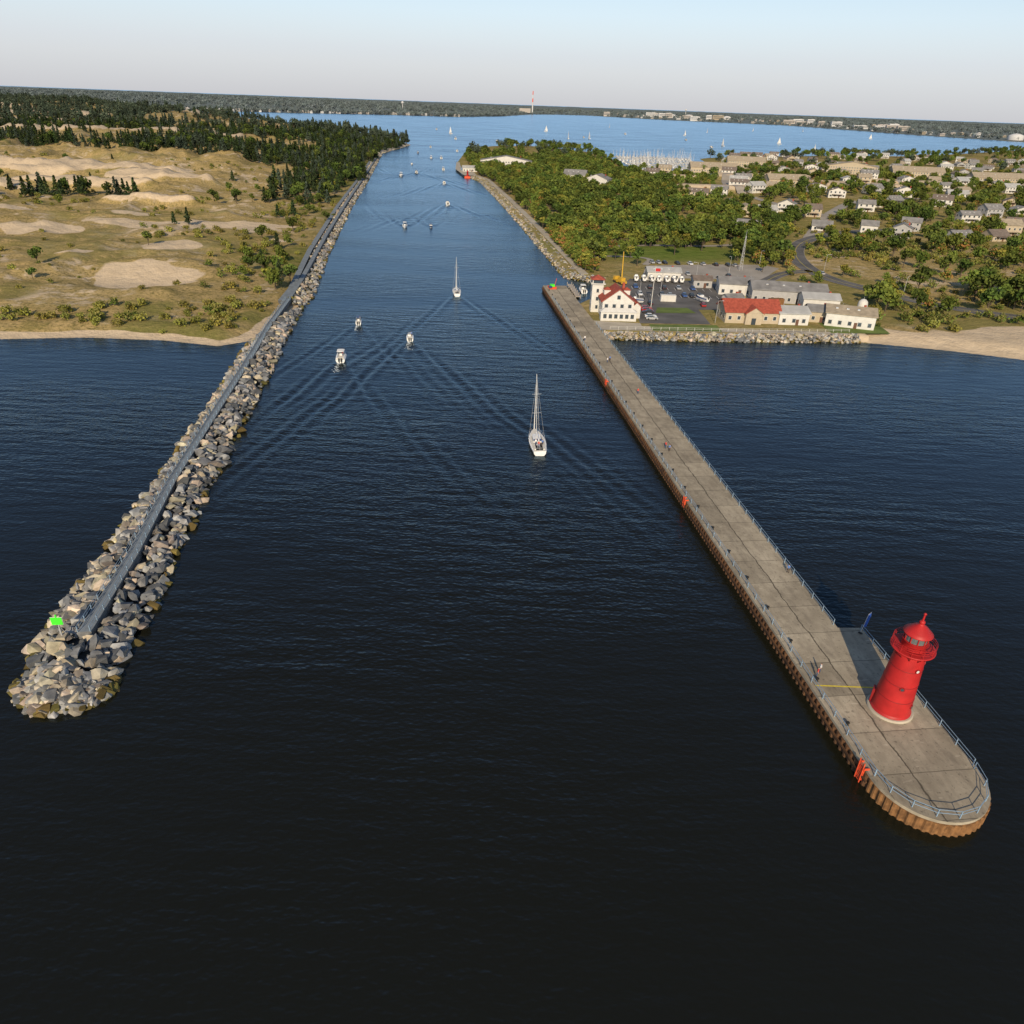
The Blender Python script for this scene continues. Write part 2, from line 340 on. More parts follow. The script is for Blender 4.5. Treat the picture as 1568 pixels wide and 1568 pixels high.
# ------------------------------------------------------------------ scatter helper
def scatter(name,pts,rot,sc,idx,coll):
    pts=np.asarray(pts,float); N=len(pts)
    me=bpy.data.meshes.new(name); me.vertices.add(N); me.vertices.foreach_set('co',pts.ravel())
    for an,tp,arr in(('rot','FLOAT_VECTOR',rot),('scl','FLOAT_VECTOR',sc)):
        A=me.attributes.new(an,tp,'POINT'); A.data.foreach_set('vector',np.asarray(arr,float).ravel())
    A=me.attributes.new('idx','INT','POINT'); A.data.foreach_set('value',np.asarray(idx,dtype=np.int32))
    o=bpy.data.objects.new(name,me); COL.objects.link(o)
    ng=bpy.data.node_groups.new(name,'GeometryNodeTree'); ng.interface.new_socket('Geometry',in_out='INPUT',socket_type='NodeSocketGeometry'); ng.interface.new_socket('Geometry',in_out='OUTPUT',socket_type='NodeSocketGeometry')
    N_=ng.nodes; L_=ng.links; gi=N_.new('NodeGroupInput');go=N_.new('NodeGroupOutput'); ip=N_.new('GeometryNodeInstanceOnPoints'); ci=N_.new('GeometryNodeCollectionInfo')
    ci.inputs['Collection'].default_value=coll; ci.inputs['Separate Children'].default_value=True; ci.inputs['Reset Children'].default_value=True
    ip.inputs['Pick Instance'].default_value=True
    def na(nm,tp):
        t=N_.new('GeometryNodeInputNamedAttribute'); t.data_type=tp; t.inputs['Name'].default_value=nm; return t.outputs['Attribute']
    er=N_.new('FunctionNodeEulerToRotation')
    L_.new(gi.outputs[0],ip.inputs['Points']); L_.new(ci.outputs[0],ip.inputs['Instance']); L_.new(na('idx','INT'),ip.inputs['Instance Index'])
    L_.new(na('rot','FLOAT_VECTOR'),er.inputs[0]); L_.new(er.outputs[0],ip.inputs['Rotation']); L_.new(na('scl','FLOAT_VECTOR'),ip.inputs['Scale']); L_.new(ip.outputs[0],go.inputs[0])
    md=o.modifiers.new('scatter','NODES'); md.node_group=ng
    return o

# ------------------------------------------------------------------ tree meshes
def leafquads(mb,cs,size,k,flat=0.0):
    for c in cs:
        a=Vector((random.gauss(0,1),random.gauss(0,1),random.gauss(0,1))).normalized()
        if flat: a=(a*(1-flat)+Vector((0,0,flat))).normalized()
        u_=a.orthogonal().normalized(); w=a.cross(u_); s=size*random.uniform(.6,1.25); th=random.random()*6.28
        u2=u_*math.cos(th)+w*math.sin(th); w2=a.cross(u2)
        c=Vector(c)
        pts=[c+u2*s*.5*random.uniform(.7,1.2),c+w2*s*.5*random.uniform(.6,1.1),c-u2*s*.5*random.uniform(.7,1.2),c-w2*s*.5*random.uniform(.6,1.1)]
        mb.add(pts,[(0,1,2,3)],k)
def decid(name,H,R,k1,k2,seed,N=300):
    random.seed(seed); mb=MB(); th=H*.35
    mb.tube((0,0,-.6),(0.1,0,th),.028*H,.018*H,'bark',6)
    lobes=[]
    for i in range(8):
        an=i*2.4+random.random(); rr_=R*random.uniform(.25,.62); z=H*random.uniform(.38,.8)
        c=Vector((rr_*math.cos(an),rr_*math.sin(an),z)); lobes.append((c,R*random.uniform(.3,.52)))
        mb.tube((0.1,0,th*random.uniform(.7,1)),tuple(c),.011*H,.004*H,'bark',4)
    lobes.append((Vector((0,0,H*.82)),R*.42))
    A=[];B=[]
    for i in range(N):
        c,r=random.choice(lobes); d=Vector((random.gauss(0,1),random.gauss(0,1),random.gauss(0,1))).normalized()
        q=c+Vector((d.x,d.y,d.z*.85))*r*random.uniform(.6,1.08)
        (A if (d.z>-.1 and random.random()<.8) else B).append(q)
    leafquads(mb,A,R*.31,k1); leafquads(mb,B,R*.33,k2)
    return mb.mesh(name)
def pine(name,H,R,k1,k2,seed,N=260):
    random.seed(seed); mb=MB(); mb.tube((0,0,-.6),(0,0,H*.96),.022*H,.004*H,'bark',5)
    A=[];B=[]
    for i in range(8):
        z=H*(.2+.08*i); an=i*2.4; r=R*(1-(z/H-.15)/.9)*.8
        mb.tube((0,0,z),(r*math.cos(an),r*math.sin(an),z+.2),.006*H,.002*H,'bark',3)
    for i in range(N):
        t=random.random()**1.3; z=H*(.16+.84*t); r=R*(1-t)**.8*random.uniform(.35,1.05)*(0.8+.25*math.sin(z*2.1+seed)); an=random.random()*6.283
        q=Vector((r*math.cos(an),r*math.sin(an),z)); (A if random.random()<.6 else B).append(q)
    leafquads(mb,A,R*.46,k1,.35); leafquads(mb,B,R*.48,k2,.35)
    return mb.mesh(name)
TC=bpy.data.collections.new('forest_trees')
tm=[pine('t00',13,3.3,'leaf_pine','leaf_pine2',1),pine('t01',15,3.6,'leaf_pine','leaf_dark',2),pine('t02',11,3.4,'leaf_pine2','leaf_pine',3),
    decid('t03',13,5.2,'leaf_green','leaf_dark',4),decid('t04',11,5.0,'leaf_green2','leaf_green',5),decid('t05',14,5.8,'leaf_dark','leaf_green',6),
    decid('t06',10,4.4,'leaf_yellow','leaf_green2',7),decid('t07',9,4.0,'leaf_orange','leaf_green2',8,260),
    decid('t08',3.2,2.2,'leaf_shrub','leaf_green',9,120),decid('t09',2.6,2.4,'leaf_shrub','leaf_yellow',10,120),
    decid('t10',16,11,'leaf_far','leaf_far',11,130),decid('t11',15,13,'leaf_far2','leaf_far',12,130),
    pine('t12',14,4.2,'leaf_mid','leaf_mid',13,160),decid('t13',13,6,'leaf_mid2','leaf_mid',14,180)]
for m_ in tm: place(m_,m_.name,col=TC)
P_=[];I_=[];C_=[]
houses_xy=[(224,507),(280,501),(328,532),(246,507),(51,801),(70,756),(-22,954),(221,950),(301,1110),(415,1034),(476,986),(541,930),(264,814),(177,724),(409,654),(358,683)]
rh=random.Random(5); extra=[]
while len(extra)<150:
    x=rh.uniform(140,1000);y=rh.uniform(470,1500)
    if x>y*.74: continue
    if float(sdist([x],[y])[0])<25: continue
    if min((x-a)**2+(y-b)**2 for a,b in houses_xy+extra)<25**2: continue
    extra.append((x,y))
allh=houses_xy+extra
ROAD=[(600,600),(300,545),(220,530),(181,490),(160,454),(146,406),(145,364),(157,341),(172,315),(198,295),(260,272),(420,245),(800,200)]
ROAD2=[(181,490),(230,600),(300,720),(520,800),(900,900)]; ROAD3=[(230,600),(190,760),(250,1000),(420,1180)]
def zone(N,x0,x1,y0,y1,pf,kinds,smin,smax):
    x=rng.uniform(x0,x1,N);y=rng.uniform(y0,y1,N); k=np.abs(x)<y*.80+30; x=x[k];y=y[k]
    sd=sdist(x,y); p=pf(x,y,sd)*(sd>3); k=rng.random(len(x))<p; x=x[k];y=y[k]
    z=height(x,y,sd[k]); N=len(x)
    P_.append(np.stack([x,y,z-.1],-1)); I_.append(rng.choice(kinds,N)); s=rng.uniform(smin,smax,N); C_.append(np.stack([s*rng.uniform(.85,1.2,N),s*rng.uniform(.85,1.2,N),s],-1))
def ell(x,y,cx,cy,rx,ry): return ((x-cx)/rx)**2+((y-cy)/ry)**2<1
def pL(x,y,sd):
    L=isleft(x,y); low=np.interp(x,[-1200,-590,-355,-218,-150],[930,905,870,780,740]); nn=fbm(x,y,130,40,3); s=sandmask(x,y)
    f=np.where(y>low,np.where(nn>.52,.95,.06),0)
    f=np.where((y>low)&(y<low+110),np.where(nn>.36,.95,.2),f)
    f=np.where((y>1050)&(x>-300),np.where(nn>.4,.9,.2),f); f=np.where(y>1600,np.where(nn>.44,.8,.08),f)
    f=np.where(ell(x,y,-330,1080,80,100),.02,f); f=np.where(ell(x,y,-560,1150,140,70),.04,f)
    f=np.maximum(f,np.where((sd>14)&(sd<70)&(y>560)&(y<1100)&(x>-330),.5,0))
    f=np.maximum(f,np.where(ell(x,y,-316,556,46,13),.9,0))
    return f*(s<.3)*L
zone(16000,-1100,-90,500,1420,pL,[0,0,1,1,2,3,12,12],.6,1.05)
zone(14000,-2600,-180,1420,3450,pL,[12,12,13,12,13,2],1.0,1.6)
def pL2(x,y,sd):
    L=isleft(x,y); nn=fbm(x,y,45,50,3); s=sandmask(x,y)
    a=np.where((sd>16)&(sd<50)&(y>290)&(y<600),.28,0)
    a=np.where((y>230)&(y<275)&(sd>9)&(sd<34)&(x>-150),.8,a)
    a=np.where((y<262)&(sd>12)&(sd<24)&(x<=-150),.4,a)
    a=np.where((y>275)&(nn>.58),np.maximum(a,.12),a)
    return np.maximum(a,.016)*(s<.2)*L
zone(20000,-700,-84,225,760,pL2,[8,9,9,9],.4,1.15)
zone(1500,-500,-90,300,760,lambda x,y,sd:np.where((sd>14)&(sd<45),.35,.03)*isleft(x,y)*(sandmask(x,y)<.2),[3,4,6,2],.45,.75)
def hd(x,y,xs):
    d=np.full(len(x),1e9)
    for a,b in xs: d=np.minimum(d,np.abs(x-a)*1.1+np.where(y<b,.42,1.0)*np.abs(y-b))
    return d
def pR(x,y,sd):
    nn=fbm(x,y,60,60,3)
    f=np.where(y>650,np.where(x<130,.9,np.where(nn>.52,.5,.10)),0)
    f=np.where((y>430)&(y<=650)&(x<190),np.where(nn>.38,1.0,.25),f)
    f=np.where((y>430)&(y<=650)&(x>=190),np.where(nn>.5,.5,.10),f)
    f=np.where((x>140)&(y<430)&(y>285),np.where(nn>.5,.45,.06),f)
    f=np.where((x>20)&(x<135)&(y>375)&(y<=432),.03,f)
    f=np.where((y>370)&(y<900)&(sd>13)&(sd<42)&(x<90),.6,f)
    f=np.where((x>110)&(x<142)&(y>385)&(y<460),.7,f)
    f=np.where(ell(x,y,110,560,36,22),.05,f)
    f=np.where((y>900)&(y<1080)&(x>100)&(x<270),.06,f)
    f=np.where((y>1060)&(x<130),.8,f); f=np.where((y>1060)&(x>=280),np.where(nn>.5,.5,.12),f)
    f=np.where(sd<10,0,f)
    rd=np.minimum.reduce([sdist(x,y,ROAD,False),sdist(x,y,ROAD2,False),sdist(x,y,ROAD3,False)])
    f=f*(rd>10)*(hd(x,y,allh)>15)*((x>136)|(y>372))*(sandmask(x,y)<.4)*(~isleft(x,y))
    return f
zone(16500,-110,700,290,1100,pR,[3,3,4,4,5,6,6,7,3,4,4],.5,.98)
zone(7000,-110,2000,1100,2500,pR,[3,5,4,13],.8,1.2)
zone(4000,18,70,355,520,lambda x,y,sd:np.where((sd>9)&(sd<34),.45,0)*(x<36),[6,7,8,9,4,7],.4,.8)
zone(12000,130,620,250,620,lambda x,y,sd:np.where(fbm(x,y,30,70,3)>.5,.35,.06)*(sd>14)*(sdist(x,y,ROAD,False)>7)*(sandmask(x,y)<.3)*(hd(x,y,allh)>14),[8,9,8],.5,1.4)
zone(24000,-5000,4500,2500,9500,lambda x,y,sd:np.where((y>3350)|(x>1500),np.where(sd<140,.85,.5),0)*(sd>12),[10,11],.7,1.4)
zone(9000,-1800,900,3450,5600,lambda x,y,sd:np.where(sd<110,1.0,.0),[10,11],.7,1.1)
P_=np.concatenate(P_);I_=np.concatenate(I_);C_=np.concatenate(C_)
print('TREES',len(P_))
ro=np.zeros_like(P_);ro[:,2]=rng.uniform(0,6.28,len(P_))
scatter('forest',P_,ro,C_,I_,TC)
for x,y,k,s in[(-203.8,317,3,.6),(-187,433,0,.7),(-190,520,3,.8),(-106,328,4,.7),(-147,500,2,.9),(-194,431,2,.6),(-98,298,4,.8),(-103,306,6,.75),(-192,293,3,.4),(-128,355,4,.55),(-181,370,5,.5),(-96,312,3,.7),
               (82,412,3,.8),(60,418,4,.7),(100,428,5,.8),(46,420,6,.8),(128,415,3,.9),(118,372,6,.6),(36,398,7,.7),(30,380,7,.55),(70,438,3,1),(90,445,4,1),(136,398,5,.9),(152,300,8,1.5),(166,290,4,.8),(188,300,5,.8),(135,345,4,.6),(205,310,3,.7),(215,318,7,.7),(176,334,5,.9)]:
    nm={0:'pine_tree',1:'pine_tree',2:'pine_tree',8:'shrub'}.get(k,'deciduous_tree')
    place(tm[k],nm,(x,y,hz(x,y)-.1),random.random()*6,sc=s)

# ------------------------------------------------------------------ rocks
RC=bpy.data.collections.new('boulders')
for i,k in enumerate(['rock_a','rock_b','rock_c','rock_d','rock_e','rock_a','rock_algae']):
    random.seed(40+i); bm=bmesh.new()
    for _ in range(13):
        v=Vector((random.gauss(0,1),random.gauss(0,1),random.gauss(0,1))).normalized(); bm.verts.new((v.x*.66,v.y*.46,v.z*.40))
    bmesh.ops.convex_hull(bm,input=bm.verts); 
    m_=bpy.data.meshes.new('r%02d'%i); bm.to_mesh(m_); bm.free(); m_.materials.append(M[k]); place(m_,m_.name,col=RC)
def interp_path(path,s):
    pts=np.array(path,float); seg=np.hypot(*(pts[1:]-pts[:-1]).T); cum=np.concatenate([[0],np.cumsum(seg)])
    s=np.clip(s,0,cum[-1]); return np.interp(s,cum,pts[:,0]),np.interp(s,cum,pts[:,1]),cum[-1]
def plen(path): pts=np.array(path,float); return np.hypot(*(pts[1:]-pts[:-1]).T).sum()
WALK=[(-60.2,81.5),(-60.8,86),(-63,102),(-68,129),(-73,166),(-79,210),(-84.2,245),(-88,280),(-93,319),(-110,431),(-131,581),(-164,830),(-202,1107)]
RP=[];RS=[];RI=[];RR_=[]
def addrocks(x,y,z,s,ix,tilt=.75):
    dw=sdist(x,y,WALK,False); k=(dw>.95+s*.33); x,y,z,s,ix=x[k],y[k],z[k],s[k],ix[k]; N=len(x)
    RP.append(np.stack([x,y,z],-1)); RS.append(np.stack([s*rng.uniform(.8,1.35,N),s*rng.uniform(.8,1.2,N),s*rng.uniform(.8,1.2,N)],-1))
    RR_.append(np.stack([rng.uniform(-tilt,tilt,N),rng.uniform(-tilt,tilt,N),rng.uniform(0,6.28,N)],-1)); RI.append(ix)
def rocks(left,right,N,crest,ztop,smin,smax,zlow=-.3,dark=0):
    LL,LR=plen(left),plen(right); f=rng.random(N); c=rng.random(N)
    ax,ay,_=interp_path(left,f*LL); bx,by,_=interp_path(right,f*LR)
    x=ax+(bx-ax)*c;y=ay+(by-ay)*c; q=np.where(c<crest,c/max(crest,1e-3),(1-c)/(1-crest) if crest<1 else 1.)
    z=zlow+(ztop-zlow)*np.clip(q,0,1)**.8+rng.uniform(-.25,.4,N)
    s=smin+(smax-smin)*rng.random(N)**1.7
    ix=rng.integers(0,6,N); ix=np.where((c>crest)&(rng.random(N)<dark),rng.choice([1,3,3],N),ix); ix=np.where((q<.12)&(rng.random(N)<.45),6,ix); addrocks(x,y,z,s,ix)
BWL=[(-64.5,72),(-67.5,80),(-69,90),(-70.2,103),(-72.4,124),(-76,155),(-81.5,196),(-86,226)]
BWR=[(-52.5,71.5),(-53.5,85),(-56,100),(-60,122),(-65.5,164),(-72,210),(-79,255),(-82,280)]
rocks(BWL,BWR,2900,.5,2.2,.9,2.6,dark=.4)
N=270; an=rng.uniform(math.pi,2*math.pi,N); q=np.sqrt(rng.random(N))
addrocks(-58.5+6.5*q*np.cos(an),73+5.0*q*np.sin(an),-.3+2.0*(1-q)**.8+rng.uniform(-.1,.4,N),rng.uniform(.9,2.4,N),np.where((q>.85)&(rng.random(N)<.6),6,rng.integers(0,6,N)))
def off(path,d):
    out=[]
    for i,(x,y) in enumerate(path):
        a=path[max(i-1,0)];b_=path[min(i+1,len(path)-1)]; t=Vector((b_[0]-a[0],b_[1]-a[1])).normalized(); out.append((x-t.y*d,y+t.x*d))
    return out
CL=[(-82,280),(-84,300),(-99,387),(-125,565),(-150,757),(-211,1195),(-206,1440)]
rocks(off(CL,7),off(CL,-1),5200,.15,2.0,1.0,2.2,dark=.2)
CR=[(21,350),(16,388),(0,507),(-20,648),(-45,812),(-59,852)]
rocks(off(CR,1),off(CR,-6.5),2600,.85,1.8,.9,1.9)
SW=[(29,250.5),(75,253.5),(121,258.5)]
rocks(off(SW,-1.0),off(SW,3.5),1000,.7,1.9,.8,1.7)
rocks([(22,348),(37,340)],[(23,353),(39,345)],120,.8,2,.8,1.6)
scatter('breakwater_rocks',np.concatenate(RP),np.concatenate(RR_),np.concatenate(RS),np.concatenate(RI),RC)
def strip(name,left,right,zl,zr,k,skirt=None,ks=None):
    mb=MB(); n_=len(left); vs=[(x,y,zl) for x,y in left]+[(x,y,zr) for x,y in right]
    mb.add(vs,[(i,n_+i,n_+i+1,i+1) for i in range(n_-1)],k)
    if skirt is not None:
        for side,z in((left,zl),(right,zr)):
            mb.add([(x,y,z) for x,y in side]+[(x,y,skirt) for x,y in side],[(i,i+1,n_+i+1,n_+i) for i in range(n_-1)],ks or k)
        for i in(0,-1): mb.add([(*left[i],zl),(*right[i],zr),(*right[i],skirt),(*left[i],skirt)],[(0,1,2,3)],ks or k)
    return mb.obj(name)
mb=MB(); mid_=[((a[0]+b_[0])/2,(a[1]+b_[1])/2) for a,b_ in zip(BWL,BWR)]
n_=len(BWL)
for A_,B_,za,zb in((BWL,mid_,-.8,1.5),(mid_,BWR,1.5,-.8)): mb.add([(x,y,za) for x,y in A_]+[(x,y,zb) for x,y in B_],[(i,n_+i,n_+i+1,i+1) for i in range(n_-1)],'rock_core_shade')
mb.obj('breakwater_core')
strip('breakwater_walkway',off(WALK,.95),off(WALK,-.95),2.5,2.5,'walk_deck',1.0,'rock_d')
def railing(name,path,z,k='rail_blue',step=2.6,h=1.1,rails=(1.1,.6),r=.04):
    mb=MB(); L_=plen(path); ns=max(2,int(L_/step)); pr=None
    for i in range(ns+1):
        x,y,_=interp_path(path,np.array([i*L_/ns])); x=float(x[0]);y=float(y[0])
        mb.box((x,y,z+h/2),(.10,.10,h),k)
        if pr:
            for q in rails: mb.tube((*pr,z+q),(x,y,z+q),r,r,k,4)
        pr=(x,y)
    return mb.obj(name)
W2=WALK[:8]
railing('walkway_railing',off(W2,.85),2.5,r=.035,h=1.0,rails=(1.0,.5)); railing('walkway_railing',off(W2,-.85),2.5,r=.035,h=1.0,rails=(1.0,.5))
mb=MB()
mb.tube((0,0,-1.5),(0,0,3.2),.12,.1,'aluminium',8); mb.box((0,-.12,3.1),(1.5,.06,1.2),'green_sign'); mb.box((0,-.05,3.1),(1.6,.05,1.3),'white_paint'); mb.box((0,0,.3),(1.2,1.2,.5),'concrete_cap'); mb.tube((0,0,3.2),(0,0,4.1),.15,.1,'green_sign',8)
mb.tube((-.5,.4,.3),(0,0,2.4),.04,.04,'aluminium',5); mb.tube((.5,.4,.3),(0,0,2.4),.04,.04,'aluminium',5)
mb.obj('green_channel_marker',(-62.8,80.5,2.0),.1)

# ------------------------------------------------------------------ south pier
O=Vector((50.2,61.8,0)); PA=math.atan2(.1285,.9917)
DZ=2.2
arc=[(6.8*math.cos(t),7.0*math.sin(t)) for t in np.linspace(math.pi,2*math.pi,25)]
outline=arc+[(7.0,27),(3.4,27.3),(3.4,264),(-6.6,264)]
cm=bpy.data.materials.new('pier_concrete'); cm.use_nodes=True; n=cm.node_tree.nodes;l=cm.node_tree.links;b=n['Principled BSDF'];b.inputs['Roughness'].default_value=.92; b.inputs['Specular IOR Level'].default_value=.15
tc=n.new('ShaderNodeTexCoord'); sx=n.new('ShaderNodeSeparateXYZ'); l.new(tc.outputs['Object'],sx.inputs[0])
def nzp(scale,d=5,r=.65,stretch=None):
    t=n.new('ShaderNodeTexNoise'); t.inputs['Scale'].default_value=scale;t.inputs['Detail'].default_value=d;t.inputs['Roughness'].default_value=r
    if stretch:
        mp=n.new('ShaderNodeMapping'); mp.inputs['Scale'].default_value=stretch; l.new(tc.outputs['Object'],mp.inputs[0]); l.new(mp.outputs[0],t.inputs['Vector'])
    else: l.new(tc.outputs['Object'],t.inputs['Vector'])
    return t.outputs['Fac']
c1=mix(mr(nzp(.25),.32,.66),(0.265,0.225,0.165),(0.41,0.355,0.265))
c1=mix(mr(nzp(1.0,6,.7,(1,.25,1)),.46,.70,0,.7),c1,(0.20,0.17,0.13))
c1=mix(mr(nzp(2.2,4,.6),.60,.68,0,.65),c1,(0.12,0.105,0.08))
c1=mix(mr(nzp(.6,3,.6,(1,3,1)),.62,.72,0,.55),c1,(0.50,0.44,0.34))
yy=mth('DIVIDE',sx.outputs[1],6.6); fl=mth('FLOOR',yy,0); xs=mth('GREATER_THAN',sx.outputs[0],-1.7)
wn_=n.new('ShaderNodeTexWhiteNoise'); wn_.noise_dimensions='1D'; l.new(mth('ADD',mth('MULTIPLY',fl,2),xs),wn_.inputs['W'])
hs=n.new('ShaderNodeHueSaturation'); l.new(mr(wn_.outputs['Value'],0,1,.80,1.1),hs.inputs['Value']); l.new(c1,hs.inputs['Color']); c1=hs.outputs[0]
jit=mth('MULTIPLY',mth('SUBTRACT',nzp(.35,3),.5),1.0)
fr=mth('ABSOLUTE',mth('SUBTRACT',mth('FRACT',mth('ADD',yy,mth('MULTIPLY',jit,.03)),0),.5),0)
j1=mr(fr,.489,.495); j2=mr(mth('ABSOLUTE',mth('ADD',mth('ADD',sx.outputs[0],1.7),jit),0),.14,.06)
j3=mr(mth('ABSOLUTE',mth('ADD',sx.outputs[0],5.9),0),.06,.03)
jj_=mth('MAXIMUM',mth('MAXIMUM',mth('MULTIPLY',j1,.75),mth('MULTIPLY',j2,.9)),mth('MULTIPLY',j3,.5))
c1=mix(jj_,c1,(0.07,0.06,0.045))
l.new(c1,b.inputs['Base Color']); M['pier_concrete']=cm
mb=MB()
mb.add([(x,y,DZ) for x,y in outline],[tuple(range(len(outline)))],'pier_concrete')
n_=len(outline)
mb.add([(x,y,DZ) for x,y in outline]+[(x,y,DZ-.55) for x,y in outline],[(i,n_+i,n_+(i+1)%n_,(i+1)%n_) for i in range(n_)],'concrete_cap')
pier=mb.obj('concrete_pier',O,PA)
mb=MB()
def piling(path,k,z0=-1.0,z1=DZ-.42,per=.85,dep=.17):
    L_=plen(path); N=int(L_/per); pts=[]
    for i in range(N*4+1):
        s=i*L_/(N*4); x,y,_=interp_path(path,np.array([s])); x2,y2,_=interp_path(path,np.array([min(s+.3,L_)])); x1,y1,_=interp_path(path,np.array([max(s-.3,0)]))
        t=Vector((float(x2[0]-x1[0]),float(y2[0]-y1[0]))).normalized(); o_=0.03+(dep if (i%4) in(1,2) else 0)
        pts.append((float(x[0])+t.y*o_,float(y[0])-t.x*o_))
    m_=len(pts); mb.add([(x,y,z1) for x,y in pts]+[(x,y,z0) for x,y in pts],[(i,i+1,m_+i+1,m_+i) for i in range(m_-1)],k)
    mb.add([(x,y,z1) for x,y in pts]+[(x*.95 if abs(x)<9 else x,y*(.95 if y<0 else 1),z1) for x,y in pts],[(i,i+1,m_+i+1,m_+i) for i in range(m_-1)],k)
left=[(-6.6,264),(-6.8,0)]
piling(left,'rust_steel',per=1.1,dep=.24); piling(arc,'rust_lit_orange'); piling([(6.8,0),(7.0,27)],'rust_steel'); piling([(3.4,27.3),(3.4,205)],'rust_steel')
mb.box((-7.12,132,1.1),(.18,264,.25),'rust_steel')
mb.obj('sheet_pile_wall',O,PA)
def PW(x,y): 
    v=Matrix.Rotation(PA,4,'Z')@Vector((x,y,0))+O; return (v.x,v.y)
railing('pier_railing',[PW(-6.3,240),PW(-6.4,0)],DZ,step=3.2)
railing('pier_railing',[PW(6.35*math.cos(t),6.5*math.sin(t)) for t in np.linspace(math.pi,2*math.pi,18)],DZ,step=2.4)
railing('pier_railing',[PW(6.5,.5),PW(6.55,26.4)],DZ,step=3)
railing('pier_railing',[PW(3.0,28),PW(3.0,200)],DZ,step=3.4)
mb=MB(); mb.add([(-6.1,15.25,0),(-6.1,15.5,0),(2.6,14.35,0),(2.6,14.1,0)],[(3,2,1,0)],'yellow_paint'); mb.obj('yellow_line',(O.x,O.y,DZ+.006),PA)
mb=MB()
for i in range(31):
    mb.lathe((-5.5,8+8.2*i,0),[(.22,0),(.16,.1),(.16,.38),(.26,.44),(.22,.55)],'dark_rubber',8)
mb.obj('mooring_bollards',(O.x,O.y,DZ+.004),PA)
for (x,y,q_) in[(-7.0,1.5,1),(-6.95,69,.7),(-6.9,140,.7)]:
    mb=MB()
    for dx in(-.45,.45): mb.tube((0,dx,-2.2*q_),(0,dx,.9*q_),.08,.08,'ladder_orange',6)
    for q in range(9): mb.tube((0,-.45,(-2.0+q*.32)*q_),(0,.45,(-2.0+q*.32)*q_),.05,.05,'ladder_orange',5)
    mb.box((.1,0,-.9*q_),(.12,1.2,1.7*q_),'ladder_orange'); mb.box((.35,-.62,.1),(.7,.12,.25),'ladder_orange'); mb.box((.35,.62,.1),(.7,.12,.25),'ladder_orange')
    mb.obj('safety_ladder',(*PW(x-.2,y),DZ),PA)
mb=MB(); mb.tube((0,0,0),(.0,0,3.2),.04,.03,'aluminium',6)
pts=[(.05,0,1.0),(.75,.1,1.1),(.8,.18,2.0),(.75,.1,2.9),(.45,.02,3.6),(.05,0,3.3)]
mb.add(pts,[tuple(range(6))],'flag_blue'); mb.tube((0,0,3.2),(.45,0,3.65),.03,.02,'aluminium',5); mb.lathe((0,0,0),[(.35,0),(.3,.1),(.05,.15)],'dark_rubber',10)
f_=mb.obj('feather_flag',(*PW(6.2,25.8),DZ),.3); f_.rotation_euler=(-.1,.25,.3)

# ------------------------------------------------------------------ lighthouse
mb=MB()
mb.lathe((0,0,0),[(2.85,0),(2.85,.18),(2.7,.26)],'concrete_light',40)
prof=[(2.5,.24),(2.5,.45),(2.38,.5)]+[(2.38-.6*t,.5+9.2*t) for t in np.linspace(.02,1,10)]
mb.lathe((0,0,0),prof,'tower_red',48)
for z in(2.8,5.2,7.6): r_=2.38-.6*(z-.5)/9.2; mb.lathe((0,0,z),[(r_,-.05),(r_+.035,-.04),(r_+.035,.04),(r_,.05)],'tower_red_dark',48,cap0=False,cap1=False)
mb.lathe((0,0,9.6),[(1.78,0),(2.0,.2),(2.1,.35),(2.1,.5),(2.62,.62),(2.62,.78),(2.55,.8)],'tower_red',48)
for i in range(12):
    a_=i*math.pi/6; c_,s_i=math.cos(a_),math.sin(a_); mb.tube((1.82*c_,1.82*s_i,9.3),(2.5*c_,2.5*s_i,10.2),.06,.06,'tower_red_dark',5)
    mb.tube((2.5*c_,2.5*s_i,10.38),(2.5*c_,2.5*s_i,11.45),.035,.035,'tower_red',5)
for q in(.5,.8,1.08):
    for i in range(24):
        a_,b2=i*math.pi/12,(i+1)*math.pi/12; mb.tube((2.5*math.cos(a_),2.5*math.sin(a_),10.38+q),(2.5*math.cos(b2),2.5*math.sin(b2),10.38+q),.035,.035,'tower_red',4)
mb.lathe((0,0,10.4),[(1.42,0),(1.42,.95),(1.5,1.0),(1.5,1.08)],'tower_red',32)
mb.lathe((0,0,11.45),[(1.28,0),(1.28,1.1)],'lamp_glass',20,False)
for i in range(10):
    a_=i*math.pi/5; c_,s_i=math.cos(a_),math.sin(a_); mb.tube((1.34*c_,1.34*s_i,11.4),(1.34*c_,1.34*s_i,12.6),.07,.07,'tower_red',5)
mb.lathe((0,0,12.5),[(1.45,0),(1.72,.02),(1.72,.12),(1.35,.45),(.85,.95),(.4,1.25),(.3,1.35),(.3,1.55),(.36,1.6),(.30,1.8),(.12,1.9)],'tower_red',32)
mb.tube((0,0,14.3),(0,0,15.4),.13,.10,'tower_red',8); mb.lathe((0,0,15.2),[(.08,0),(.22,.15),(.08,.3)],'tower_red',8)
for z,az in((7.9,-1.35),(5.0,-1.9),(3.2,.3),(8.2,-.2),(2.0,-.9)):
    r_=2.38-.6*(z-.5)/9.2; c_,s_i=math.cos(az),math.sin(az); mb.tube((c_*(r_-.1),s_i*(r_-.1),z),(c_*(r_+.10),s_i*(r_+.10),z),.32,.32,'tower_red_dark',12); mb.tube((c_*(r_),s_i*(r_),z),(c_*(r_+.12),s_i*(r_+.12),z),.2,.2,'white_paint' if z==7.9 else 'window_glass',12)
mb.box((2.42*math.cos(2.6),2.42*math.sin(2.6),1.4),(.3,1.0,2.1),'tower_red_dark',2.6)
mb.obj('red_lighthouse',(50.6,72.4,DZ+.01),0)

